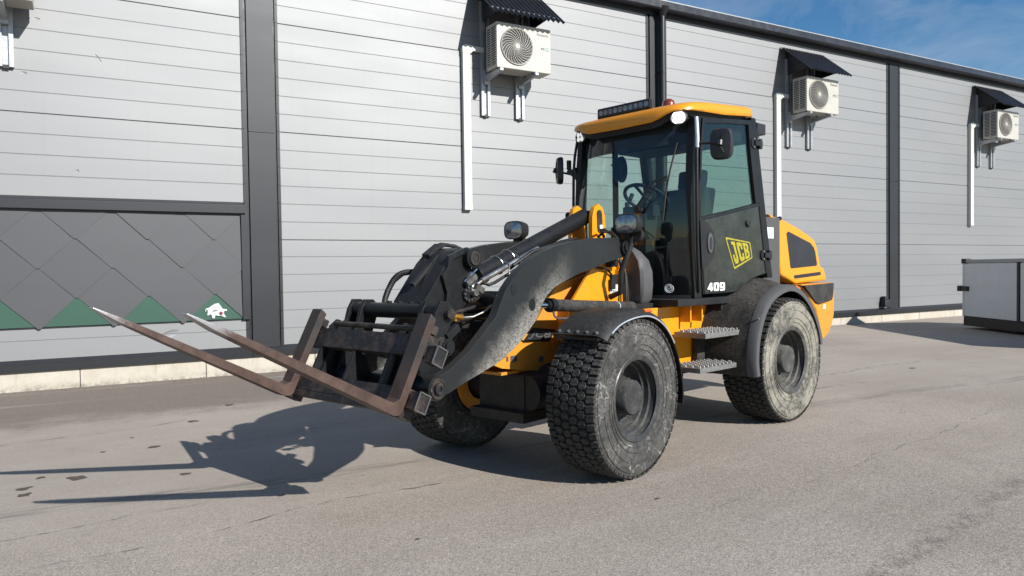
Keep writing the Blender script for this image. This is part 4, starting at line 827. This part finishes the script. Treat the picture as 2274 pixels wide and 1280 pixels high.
# --- rear chassis
rc = [(1.50, 1.06), (.40, 1.07), (.45, .98), (.55, .80), (.60, .58), (.98, .575), (1.05, .60), (1.22, .66), (1.50, .74)]
for s in (1, -1):
    t = MB(); t.prism(rc, *py(.42, .45, s)); o_ = part('chassis_plate', t, M_YEL, L, RF, bevel=.005)
    if s == 1:
        t = MB(); t.ring([(.615, 1.035), (.47, 1.04), (.47, 1.0), (.615, .995)], [(.611, 1.031), (.474, 1.036), (.474, 1.004), (.611, .999)], .4512, .4525); part('red_outline_decal', t, M_DECR, o_, RF, smooth=0)
        for xh in (1.0, .83):
            t = MB(); t.prism([(xh-.005, 1.09), (xh+.01, 1.09), (xh+.012, .93), (xh-.008, .93)], .45, .56); hk = part('tie_down_lug', t, M_YEL, o_, RF, bevel=.003)
            t = MB(); t.cyl((xh-.03, .52, 1.05), (xh-.0, .52, 1.05), .032, n=14); t.cyl((xh-.05, .5, .985), (xh, .5, .985), .022, n=10); part('lug_pin', t, M_YELD, hk, RF)
t = MB(); t.box(.38, 1.60, -.419, .419, .62, 1.05); t.box(-1.3, .4, -.42, .42, .62, 1.18); part('chassis_core', t, M_DGREASE, L, RF)
t = MB(); t.box(.20, 1.30, -.64, .64, 1.072, 1.13); t.box(-.2, .6, -.60, .60, 1.0, 1.07); t.box(1.0, 1.65, -.3, .40, 1.0, 1.1); part('cab_floor', t, M_PLAS, L, RF, bevel=.01)
# --- steps
st = MB(); st.box(.53, 1.16, .50, .80, .815, .858); ST = part('upper_step', st, M_STEP, L, RF, bevel=.004)
t = MB(); t.box(.57, 1.24, .47, .80, .545, .585); LS = part('lower_step', t, M_STEP, L, RF, bevel=.004)
for base, z_, xa, xb, n_ in ((ST, .858, .55, 1.15, 22), (LS, .585, .59, 1.22, 22)):
    t = MB()
    for i in range(n_):
        for j in range(8):
            if (i+j) % 2: continue
            x_ = xa+(xb-xa)*(i+.5)/n_; y_ = .52+.27*(j+.5)/8; t.cyl((x_, y_, z_), (x_, y_, z_+.016), .013, .007, n=6)
    part('grip_studs', t, M_STEP, base, RF, smooth=0, kind='stuff')
t = MB(); t.prism([(.53, .858), (.50, .858), (.545, .50), (.585, .50)], .55, .812); part('step_side', t, M_STEP, L, RF, bevel=.005)
t = MB(); t.box(.585, .84, .47, .51, .585, .815); part('step_back', t, M_BLKD, L, RF)
t = MB(); t.box(.60, 1.20, .30, .52, .50, .545); t.cyl((1.25, .25, .52), (1.25, .62, .52), .05, n=16); part('step_frame', t, M_BLK, L, RF, bevel=.01)
# --- rear fenders
ro = [(.665, .47), (.685, .60), (.66, .79), (.56, 1.0), (.42, 1.13), (.22, 1.205), (.03, 1.22), (-.17, 1.16), (-.36, 1.02), (-.50, .83), (-.56, .66)]
ri = [(.70, .47), (.73, .62), (.70, .82), (.60, 1.03), (.44, 1.17), (.20, 1.27), (-.05, 1.30), (-.28, 1.28), (-.50, 1.12), (-.62, .90), (-.66, .66)]
for s in (1, -1):
    O_ = sub(ro); In = sub(ri)
    t = MB(); t.sheet([[(p.x, s*.44, p.y) for p in In], [(p.x*.6+q.x*.4, s*.66, p.y*.6+q.y*.4) for p, q in zip(In, O_)], [(q.x, s*.89, q.y) for q in O_]], .010*(1 if s > 0 else -1))
    rf_ = part('rear_fender', t, M_BLKD, L, RF, smooth=50)
    t = MB(); t.sheet([[(q.x, s*.885, q.y) for q in offs(O_, -.004)], [(q.x, s*.945, q.y) for q in offs(O_, -.004)], [(q.x, s*.968, q.y) for q in offs(O_, .012)], [(q.x, s*.97, q.y) for q in offs(O_, .055)]], .008*(1 if s > 0 else -1)); part('fender_lip', t, M_GPLAS, rf_, RF, smooth=50)
    t = MB(); t.obox((-.16, s*.90, 1.19), (1, 0, .35), (0, 1, 0), (-.35, 0, 1), .045, .022, .012); part('amber_reflector', t, M_AMBER, rf_, RF, bevel=.003)
    t = MB(); t.cyl((.60, s*.95, .95), (.61, s*.95, .96), .009, n=8); part('fender_rivet', t, M_PIPE, rf_, RF)
# --- engine hood and counterweight
hd = [(-.44, 1.90), (-.52, 1.875), (-.66, 1.865), (-1.0, 1.785), (-1.29, 1.70), (-1.40, 1.655), (-1.455, 1.58), (-1.53, 1.385), (-1.60, 1.365), (-1.635, 1.33), (-1.69, 1.225), (-.97, 1.205), (-.66, 1.295), (-.55, 1.64), (-.50, 1.80)]
t = MB(); t.prism(hd, -.50, .50); HD = part('engine_hood', t, M_YEL, L, RF, bevel=.030, seg=4)
for s in (1, -1):
    gr = [(-.77, 1.715), (-.81, 1.735), (-1.29, 1.625), (-1.37, 1.575), (-1.40, 1.53), (-1.44, 1.40), (-1.42, 1.385), (-.87, 1.362), (-.85, 1.375)]
    t = MB(); t.prism(gr, *py(.495, .503, s)); part('hood_grille', t, M_CASED, HD, RF, bevel=.002)
    t = MB(); t.prism([(-.92, 1.292), (-1.52, 1.322), (-1.525, 1.285), (-.935, 1.257)], *py(.495, .503, s)); part('hood_slot', t, M_CASED, HD, RF, bevel=.002)
t = MB(); t.box(-.55, -.20, -.55, .55, 1.18, 1.86); part('firewall', t, M_GPLAS, L, RF, bevel=.02)
t = MB(); t.box(-.41, -.27, .5515, .553, 1.655, 1.76); part('data_plate', t, M_DECW, L, RF, smooth=0)
t = MB(); t.tube([(-.50, .44, 1.80), (-.54, .50, 1.835), (-.64, .50, 1.86)], .022, 10); part('hood_hinge', t, M_BLK, L, RF)
t = MB(); t.box(-.36, -.26, .551, .575, 1.36, 1.62); part('hinge_bracket', t, M_GPLAS, L, RF, bevel=.006)
cwp = [(-.94, 1.20), (-1.665, 1.205), (-1.69, 1.10), (-1.68, .86), (-1.62, .74), (-1.54, .66), (-1.40, .60), (-1.33, .74), (-1.25, .92), (-1.10, 1.06)]
t = MB(); t.prism(cwp, -.58, .58); CW = part('counterweight', t, M_YELD, L, RF, bevel=.03, seg=3)
for s in (1, -1):
    t = MB(); t.prism([(-.95, 1.188), (-1.63, 1.20), (-1.615, 1.06), (-1.58, 1.015), (-1.30, .985), (-1.22, 1.0), (-1.10, 1.08)], *py(.55, .60, s)); part('counterweight_inset', t, M_BLKD, CW, RF, bevel=.012)
t = MB(); t.box(-1.46, -1.40, .581, .583, .93, .975); part('white_sticker', t, M_DECW, CW, RF, smooth=0)

# --- cab
def xe(z): return 1.055+.04*math.sin(math.pi*min(1, max(0, (z-1.13)/1.2)))-.085*max(0, (z-2.05)/.6)**1.3
def xw(y, z): return xe(z)+.15*(1-(abs(y)/.63)**2.4)
zz = [1.125+1.49*i/16 for i in range(17)]; yy = [-.615+1.225*i/24 for i in range(25)]
t = MB(); t.sheet([[(xw(y, z_)-.01, y, z_) for y in yy] for z_ in zz], .005); WS = part('windscreen', t, M_WIND, L, RF, smooth=60)
t = MB(); t.sheet([[(xw(y, z_)+.003, y, z_) for y in yy] for z_ in (1.12, 1.16)], .006); part('glass_seal', t, M_RUBB, WS, RF)
t = MB(); t.sheet([[(xw(y, z_)-.03, y, z_) for y in yy] for z_ in (2.41, 2.52, 2.63)], .02); part('sun_visor', t, M_INT, L, RF)
t = MB(); q = [(.45+.035*math.cos(a), 1.215+.038*math.sin(a)) for a in [2*math.pi*i/24 for i in range(24)]]; t.add([(xw(y, z_)+.002, y, z_) for y, z_ in q], [tuple(range(24))]); part('round_sticker', t, M_DECB, WS, RF, smooth=0)
t = MB()
for r_ in (.034, .022): t.tube([(xw(.45+r_*math.cos(a), 1.215+r_*math.sin(a))+.004, .45+r_*math.cos(a), 1.215+r_*math.sin(a)) for a in [2*math.pi*i/24 for i in range(25)]], .0022, 4, cap=False)
t.tube([(xw(.45, 1.22)+.004, .437, 1.222), (xw(.45, 1.21)+.004, .45, 1.208), (xw(.45, 1.22)+.004, .463, 1.222)], .003, 4); part('sticker_rings', t, M_DECW, WS, RF)
post = [(1.05, 2.62), (.945, 2.63), (.99, 2.3), (1.005, 1.96), (.99, 1.6), (.955, 1.13), (1.06, 1.13), (1.10, 1.6), (1.105, 1.96), (1.085, 2.3)]
for s in (1, -1):
    t = MB(); t.prism(post, *py(.575, .64, s)); CP = part('front_post', t, M_BLK, L, RF, bevel=.012)
    t = MB(); t.tube([(1.055 if s > 0 else 1.04, s*.655, 2.60), (1.06, s*.672, 2.45), (1.075, s*.676, 2.30), (1.08, s*.678, 2.0), (1.07, s*.672, 1.6), (1.02, s*.655, 1.18)], .0135, 10); part('grab_rail', t, M_BLK if s < 0 else M_BLK, CP, RF)
    if s > 0:
        t = MB(); t.tube([(1.054, .66, 2.61), (1.06, .674, 2.44), (1.066, .676, 2.36)], .017, 12); part('rail_top', t, M_TRIM, CP, RF)
    cpost = [(.155, 2.73), (.07, 2.73), (-.06, 2.1), (-.225, 1.28), (-.125, 1.28), (.035, 2.08)]
    t = MB(); t.prism(cpost, *py(.555, .642, s)); part('rear_post', t, M_BLK, L, RF, bevel=.012)
# door (left side)
do = [(.935, 2.625), (.545, 2.665), (.155, 2.70), (.09, 2.35), (.012, 1.965), (.50, 1.875), (.995, 1.79), (1.0, 1.96), (.982, 2.3)]
di = [(.905, 2.585), (.545, 2.625), (.205, 2.655), (.16, 2.35), (.085, 1.960), (.50, 1.883), (.965, 1.804), (.968, 1.98), (.95, 2.3)]
t = MB(); t.ring(do, di, .605, .645); DR = part('door', t, M_BLK, L, RF, bevel=.006, label='glazed cab door whose dusty lower half bears the yellow maker sign')
t = MB(); t.prism([(x, z_) for x, z_ in di], .622, .627); part('door_glass', t, M_GLASSD, DR, RF, smooth=0)
dl = [(.993, 1.79), (.012, 1.962), (-.115, 1.325), (.04, 1.30), (.14, 1.275), (.23, 1.235), (.31, 1.185), (.40, 1.165), (.94, 1.16), (.975, 1.5)]
t = MB(); t.prism(dl, .606, .640); part('door_panel', t, M_DOOR, DR, RF, bevel=.006)
def inset(poly, k):
    cx = sum(p[0] for p in poly)/len(poly); cz = sum(p[1] for p in poly)/len(poly); return [(cx+(x-cx)*k, cz+(z_-cz)*k) for x, z_ in poly]
t = MB(); t.ring(inset(dl, .985), inset(dl, .955), .640, .647); part('door_seam', t, M_BLK, DR, RF, bevel=.002)
hpz = [(1.0, 1.775), (.93, 1.775), (.86, 1.745), (.80, 1.68), (.775, 1.60), (.785, 1.51), (.83, 1.44), (.90, 1.395), (.972, 1.372)]
t = MB(); t.prism(hpz, .641, .655); part('latch_plate', t, M_PLAS, DR, RF, bevel=.006)
t = MB(); t.prism(circ(.862, 1.59, .042, 24, ry=.085), .655, .667); hdl = part('door_handle', t, M_GPLAS, DR, RF, bevel=.006)
t = MB(); t.prism(circ(.862, 1.585, .021, 20, ry=.055), .667, .669); part('handle_recess', t, M_CASED, hdl, RF)
t = MB(); t.lathe([(.641, .030), (.655, .030), (.662, .022), (.660, .010), (.655, .0001)], .225, 1.77, 24); part('door_knob', t, M_PLAS, DR, RF)
for xh, zh in ((-.075, 1.49), (.085, 2.50)):
    t = MB(); t.cyl((xh+.035, .641, zh), (xh+.035, .655, zh), .048, n=20); t.box(xh-.085, xh+.04, .643, .672, zh-.024, zh+.024); t.cyl((xh-.065, .655, zh-.045), (xh-.065, .655, zh+.045), .020, n=14); hg = part('door_hinge', t, M_PLAS, DR, RF, bevel=.004)
    t = MB(); [t.cyl((xh+.04, .655, zh+q), (xh+.04, .660, zh+q), .009, n=8) for q in (-.035, .035)]; part('hinge_bolts', t, M_PIPE, hg, RF)
# maker sign on the door: slanted plate outline with three letters, model number below
QS = [(.60, 1.645), (.185, 1.607), (.145, 1.465), (.455, 1.365)]
def qb(u, v):                                         # u along the sign, v up
    x = QS[3][0]*(1-u)*(1-v)+QS[2][0]*u*(1-v)+QS[0][0]*(1-u)*v+QS[1][0]*u*v; z_ = QS[3][1]*(1-u)*(1-v)+QS[2][1]*u*(1-v)+QS[0][1]*(1-u)*v+QS[1][1]*u*v; return x, z_
ou = [qb(.03, 0), qb(.97, 0), qb(1, .05), qb(1, .95), qb(.97, 1), qb(.03, 1), qb(0, .95), qb(0, .05)]
inn = [qb(.06, .055), qb(.94, .075), qb(.96, .11), qb(.96, .90), qb(.94, .925), qb(.06, .945), qb(.04, .92), qb(.04, .08)]
t = MB(); t.ring(ou, inn, .6405, .6425); part('sign_border', t, M_DECY, DR, RF, smooth=0)
LET = {'J': [(.30, 1), (.95, 1), (.95, .86), (.86, .86), (.86, .22), (.74, .02), (.48, 0), (.18, .02), (.05, .16), (.05, .42), (.36, .42), (.36, .24), (.50, .20), (.54, .26), (.54, .86), (.30, .86)],
       'C': [(.16, 1), (.74, 1), (.80, .94), (.86, 1), (.95, 1), (.95, .62), (.66, .62), (.66, .78), (.54, .82), (.40, .78), (.40, .24), (.52, .18), (.66, .24), (.66, .40), (.95, .40), (.95, .10), (.80, 0), (.20, 0), (.06, .12), (.06, .90)],
       'B': [(.02, 1), (.74, 1), (.92, .90), (.92, .62), (.80, .52), (.95, .42), (.95, .10), (.78, 0), (.02, 0), (.02, .14), (.10, .14), (.10, .86), (.02, .86)]}
for i, ch in enumerate('JCB'):
    q = [qb(.095+.272*(i+px_*.96), .115+.77*pz_) for px_, pz_ in LET[ch]]
    t = MB(); t.prism(q, .6405, .6425); lt = part('sign_letter', t, M_DECY, DR, RF, smooth=0)
    if ch == 'B':
        for (a, b) in ((.62, .84), (.16, .40)):
            q = [qb(.095+.272*(i+px_*.96), .115+.77*pz_) for px_, pz_ in ((.40, a), (.62, a), (.62, b), (.40, b))]
            t = MB(); t.prism(q, .6426, .6430); part('letter_counter', t, M_DOOR, DR, RF, smooth=0)
DG = {'4': ([(0, .34), (.50, 1), (.86, 1), (.86, .44), (1, .44), (1, .20), (.86, .20), (.86, 0), (.52, 0), (.52, .20), (0, .20)], [[(.30, .44), (.53, .44), (.53, .74)]]),
      '0': ([(.12, 0), (.88, 0), (1, .12), (1, .88), (.88, 1), (.12, 1), (0, .88), (0, .12)], [[(.36, .24), (.64, .24), (.64, .76), (.36, .76)]]),
      '9': ([(.05, 0), (.85, 0), (1, .14), (1, .88), (.88, 1), (.12, 1), (0, .88), (0, .46), (.12, .34), (.66, .34), (.66, .22), (.05, .22)], [[(.34, .54), (.66, .54), (.66, .80), (.34, .80)]])}
for i, ch in enumerate('409'):
    fq = lambda p: (.888-.093*(i+p[0]*.88), 1.186+.070*p[1])
    t = MB(); t.prism([fq(p) for p in DG[ch][0]], .6475, .6490); part('model_digit', t, M_DECW, DR, RF, smooth=0)
    for hq in DG[ch][1]:
        t = MB(); t.prism([fq(p) for p in hq], .6491, .6495); part('digit_counter', t, M_DOOR, DR, RF, smooth=0)
# right side window and pillars, rear window
t = MB(); t.box(.0, 1.0, -.618, -.613, 1.20, 2.62); part('side_glass', t, M_GLASS, L, RF, smooth=0)
t = MB(); t.box(.50, .56, -.635, -.60, 1.15, 2.64); t.box(-.05, 1.05, -.635, -.60, 1.13, 1.66); t.box(-.05, 1.05, -.635, -.60, 2.56, 2.66); part('side_frame', t, M_INT, L, RF, bevel=.01)
t = MB(); t.prism([(.10, 2.62), (.095, 2.62), (-.16, 1.75), (-.155, 1.75)], -.55, .55); part('rear_glass', t, M_GLASS, L, RF, smooth=0)
t = MB(); t.prism([(-.13, 1.80), (-.22, 1.14), (-.18, 1.14), (-.09, 1.80)], -.56, .56); t.box(.02, .14, -.56, .56, 2.58, 2.68); part('rear_frame', t, M_INT, L, RF)
# cab interior
t = MB(); t.box(.08, 1.04, -.57, .57, 2.60, 2.63); t.box(.1, .55, -.57, .57, 2.50, 2.60); part('headliner', t, M_INT, L, RF, bevel=.015)
t = MB(); t.loft([[(x, y, z_) for x, y in ((.30, -.24), (.30, .24), (.78, .24), (.78, -.24))] for z_ in (1.14, 1.50, 1.58)]); t.loft([[(x_+.18, -.23, z_), (x_+.18, .23, z_), (x_, .23, z_), (x_, -.23, z_)] for x_, z_ in ((.20, 1.55), (.14, 1.80), (.08, 2.04), (.06, 2.14))]); t.loft([[(x_+.11, -.14, z_), (x_+.11, .14, z_), (x_, .14, z_), (x_, -.14, z_)] for x_, z_ in ((.08, 2.14), (.06, 2.22), (.05, 2.32))]); part('seat', t, M_SEAT, L, RF, bevel=.035, seg=3)
t = MB(); t.box(.10, .75, -.50, -.28, 1.14, 1.78); t.box(.12, .62, .27, .36, 1.70, 1.78); t.tube([(.60, -.38, 1.78), (.64, -.38, 1.95)], .014, 8); t.cyl((.64, -.38, 1.93), (.65, -.38, 2.02), .028, .022, n=12); part('control_console', t, M_INT, L, RF, bevel=.02)
t = MB(); t.loft([[(x_+.09, -.10, z_), (x_+.09, .10, z_), (x_-.09, .12, z_), (x_-.09, -.12, z_)] for x_, z_ in ((1.02, 1.13), (.98, 1.55), (.93, 1.86))]); t.beam((.93, 0, 1.85), (.86, 0, 1.99), .07, .07); t.box(.88, .98, -.17, .17, 1.84, 1.94); t.beam((.92, .02, 1.93), (.86, .24, 2.06), .02, .02); part('steering_column', t, M_INT, L, RF, bevel=.015)
t = MB(); wc = Vector((.85, 0, 2.01)); n_ = Vector((-.55, 0, .83)).normalized(); u_ = Vector((0, 1, 0)); v_ = n_.cross(u_)
t.tube([wc+(u_*math.cos(a)+v_*math.sin(a))*.205 for a in [2*math.pi*i/40 for i in range(41)]], .017, 8, cap=False)
for a in (.5, 2.64, 4.71): t.beam(wc, wc+(u_*math.cos(a)+v_*math.sin(a))*.20, .03, .012)
t.cyl(wc-n_*.02, wc+n_*.03, .045, n=16); t.cyl(wc-u_*.19+n_*.01, wc-u_*.19+n_*.07, .02, n=10); part('steering_wheel', t, M_INT, L, RF)
t = MB(); t.tube([(.02, -.40, 1.75), (-.02, -.42, 1.95), (.0, -.42, 2.12), (.05, -.42, 2.16)], .02, 8); t.box(-.06, .10, -.50, -.30, 1.70, 1.80); part('belt_post', t, M_INT, L, RF)
t = MB(); t.prism(circ(.52, 2.36, .075, 20, ry=.13), -.56, -.53); t.tube([(.62, -.60, 2.40), (.55, -.55, 2.40)], .008, 6); part('inside_mirror', t, M_INT, L, RF, bevel=.01)
# wiper
def wp_(y, z_, d=.02): return (xw(y, z_)+d, y, z_)
t = MB(); t.tube([wp_(.50, 2.42), wp_(.47, 2.2), wp_(.45, 2.0), wp_(.43, 1.78)], .008, 6); wpz = part('wiper_blade', t, M_RUBB, L, RF)
t = MB(); t.tube([wp_(.21, 1.90, .04), wp_(.35, 2.10, .045), wp_(.465, 2.14, .04)], .009, 6); t.tube([wp_(.25, 1.88, .04), wp_(.38, 2.07, .045), wp_(.465, 2.12, .04)], .006, 6); t.cyl(wp_(.22, 1.88, 0), wp_(.22, 1.88, .05), .03, n=12); part('wiper_arm', t, M_RUBB, wpz, RF)
# roof
def roofring(k, zf):
    out = []
    for i in range(72):
        a = 2*math.pi*i/72; ca, sa = math.cos(a), math.sin(a)
        x = .60+.60*k*math.copysign(abs(ca)**.32, ca); y = .655*k*math.copysign(abs(sa)**.26, sa)
        if x > .6: x += .05*(1-(y/.655)**2)
        out.append((x, y, zf(x, y)))
    return out
def zt(x, y): return 2.82-.080*max(0, x-.15)-.03*max(0, (x-.85)/.35)**2
def zb(x, y):
    b = 2.735-.10*max(0, x-.15)-.035*max(0, (x-.9)/.3)
    if x > .75: b += .065*math.exp(-((abs(y)-.545)/.13)**2)*min(1, (x-.75)/.3)
    return b
t = MB(); t.loft([roofring(.90, lambda x, y: zb(x, y)+.012), roofring(.985, lambda x, y: zb(x, y)), roofring(1.0, lambda x, y: zb(x, y)+.012), roofring(.995, lambda x, y: max(zt(x, y)-.022, zb(x, y)+.02)), roofring(.96, lambda x, y: max(zt(x, y), zb(x, y)+.03)), roofring(.86, lambda x, y: zt(x, y)+.012), roofring(.4, lambda x, y: zt(x, y)+.02)])
RO = part('cab_roof', t, M_YEL, L, RF, smooth=45)
t = MB(); t.loft([roofring(.91, lambda x, y: zb(x, y)-.05), roofring(.93, lambda x, y: zb(x, y)+.008)]); part('roof_underside', t, M_PLAS, RO, RF)
t = MB(); t.obox((1.08, -.05, 2.792), (1, 0, -.05), (0, 1, 0), (.05, 0, 1), .03, .29, .042); LB = part('light_bar', t, M_CASED, L, RF, bevel=.006)
for k in range(10):
    y_ = -.05-.252+.056*k; t = MB(); t.lathe([(0, .0001)], 0, 0, 3) if False else t.cyl((1.1112, y_, 2.790), (1.1135, y_, 2.790), .0235, n=16); part('led_cell', t, M_LEDOFF, LB, RF, smooth=0)
t = MB(); t.box(1.1100, 1.1112, -.325, .225, 2.764, 2.818); part('bar_lens', t, M_GPLAS, LB, RF, smooth=0)
t = MB(); t.box(1.06, 1.10, .242, .252, 2.68, 2.825); t.box(1.06, 1.10, -.352, -.342, 2.66, 2.825); t.box(1.02, 1.10, .20, .25, 2.655, 2.70); t.box(1.02, 1.10, -.35, -.30, 2.655, 2.70); part('bar_bracket', t, M_CASED, LB, RF, bevel=.004)
t = MB(); t.tube([(1.10, .22, 2.70), (1.17, .20, 2.70), (1.20, .16, 2.66), (1.215, .13, 2.63), (1.22, .19, 2.62)], .005, 6); part('bar_cable', t, M_HOSE, LB, RF)
t = MB(); t.lathe([(0, 0)], 0, 0, 3) if False else t.cyl((.84, .24, 2.77), (.84, .24, 2.795), .06, n=28); BE = part('beacon', t, M_CASED, L, RF)
t = MB(); t.loft([[(.84+r_*math.cos(a), .24+r_*math.sin(a), z_) for a in [2*math.pi*i/28 for i in range(28)]] for r_, z_ in ((.056, 2.794), (.055, 2.82), (.046, 2.846), (.026, 2.860), (.002, 2.864))]); part('beacon_dome', t, M_BEACON, BE, RF, smooth=60)
for s, mled in ((1, M_LED), (-1, M_LED2)):
    c = Vector((1.135 if s > 0 else 1.10, s*.548, 2.613)); dx = Vector((.93, .35 if s > 0 else -.12, -.06)).normalized(); uy = Vector((0, 0, 1)).cross(dx).normalized(); uz = dx.cross(uy)
    ring = lambda k, d: [c+dx*d+(uy*math.cos(a)*1.12+uz*math.sin(a)*.9)*k*.86 for a in [2*math.pi*i/28 for i in range(28)]]
    t = MB(); t.loft([ring(.045, -.07), ring(.072, -.02), ring(.078, .012), ring(.070, .018), ring(.066, .010)]); lp = part('roof_lamp', t, M_PLAS, L, RF, smooth=40)
    t = MB(); t.loft([ring(.067, .0102), ring(.060, .015), ring(.02, .018), ring(.002, .018)]); part('lamp_lens', t, M_LEDG if s > 0 else M_LENS, lp, RF, smooth=60)
    t = MB()
    for (a, b) in ((.5, .5), (-.5, .5), (.5, -.5), (-.5, -.5)):
        q = c+dx*.019+uy*a*.047+uz*b*.042; t.cyl(q, q+dx*.002, .021, n=14)
    part('lit_led', t, mled, lp, RF, smooth=0)
t = MB(); t.box(-.13, .02, .50, .63, 2.60, 2.70); RL = part('rear_lamp', t, M_CASED, L, RF, bevel=.01)
t = MB(); [t.box(-.01, .035, .515+.0, .632, 2.56+.013*k, 2.566+.013*k) for k in range(11)]; t.box(-.0, .02, .52, .625, 2.555, 2.70); part('lamp_fins', t, M_CASED, RL, RF)
# mirrors
def rrect(w_, h_, k=.55):
    return [(w_*math.copysign(abs(math.cos(a))**k, math.cos(a)), h_*math.copysign(abs(math.sin(a))**k, math.sin(a))) for a in [2*math.pi*i/32 for i in range(32)]]
def mirror(c, nx, ny, w_, h_, root):
    c = Vector(c); d_ = Vector((nx, ny, 0)).normalized(); u_ = Vector((0, 0, 1)).cross(d_)
    def rg(k, f): return [c+d_*f+u_*a*k+Vector((0, 0, b*k)) for a, b in rrect(w_, h_)]
    t = MB(); t.loft([rg(.97, -.030), rg(1.0, -.018), rg(.98, .006), rg(.90, .022), rg(.5, .030), rg(.02, .031)]); mo = part('wing_mirror', t, M_MIRB, L, RF, smooth=45)
    t = MB(); t.tube([Vector(root), (Vector(root)*.4+(c+d_*.05)*.6), c+d_*.045], .010, 8); t.tube([c+d_*.045-u_*.0+Vector((0, 0, -.02)), c+d_*.03+Vector((0, 0, .02))], .022, 10); part('mirror_arm', t, M_MIRB, mo, RF)
    t = MB(); t.add(rg(.92, -.031), [tuple(range(32))]); part('mirror_glass', t, M_CHROME, mo, RF, smooth=0)
    t = MB(); t.tube([c+d_*.034+Vector((0, 0, .02)), c+d_*.031+u_*.03+Vector((0, 0, .075))], .005, 5); t.tube([c+d_*.034+Vector((0, 0, -.02)), c+d_*.031+u_*.03+Vector((0, 0, -.075))], .005, 5); part('mirror_ribs', t, M_MIRB, mo, RF)
mirror((1.0, .855, 2.375), 1, .25, .092, .127, (1.06, .665, 2.395))
mirror((1.08, -.86, 2.335), .80, -.62, .085, .130, (1.02, -.63, 2.26))
t = MB(); t.prism([(1.06, 2.20), (1.03, 2.30), (1.09, 2.345), (1.11, 2.33)], -.66, -.63); t.beam((1.06, -.64, 2.25), (1.08, -.74, 2.33), .03, .05); t.box(1.06, 1.10, -.745, -.715, 2.33, 2.42); part('mirror_bracket', t, M_MIRB, L, RF, bevel=.006)
# grey cowl in front of the windscreen
cw_ = []
for z_, x0_, x1_, ya, yb in ((1.10, 1.33, 1.44, .06, .38), (1.13, 1.31, 1.455, .04, .405), (1.25, 1.305, 1.465, .04, .415), (1.36, 1.305, 1.465, .04, .41), (1.45, 1.32, 1.46, .05, .385), (1.52, 1.35, 1.45, .06, .33), (1.57, 1.39, 1.44, .08, .27)):
    cw_.append([(x0_, ya, z_), (x1_, ya, z_), (x1_, yb-.02, z_), (x1_-.02, yb, z_), (x0_+.02, yb, z_), (x0_, yb-.02, z_)])
t = MB(); t.loft(cw_); part('front_cowl', t, M_GPLAS, L, RF, smooth=40)
sc.render.engine = 'CYCLES'
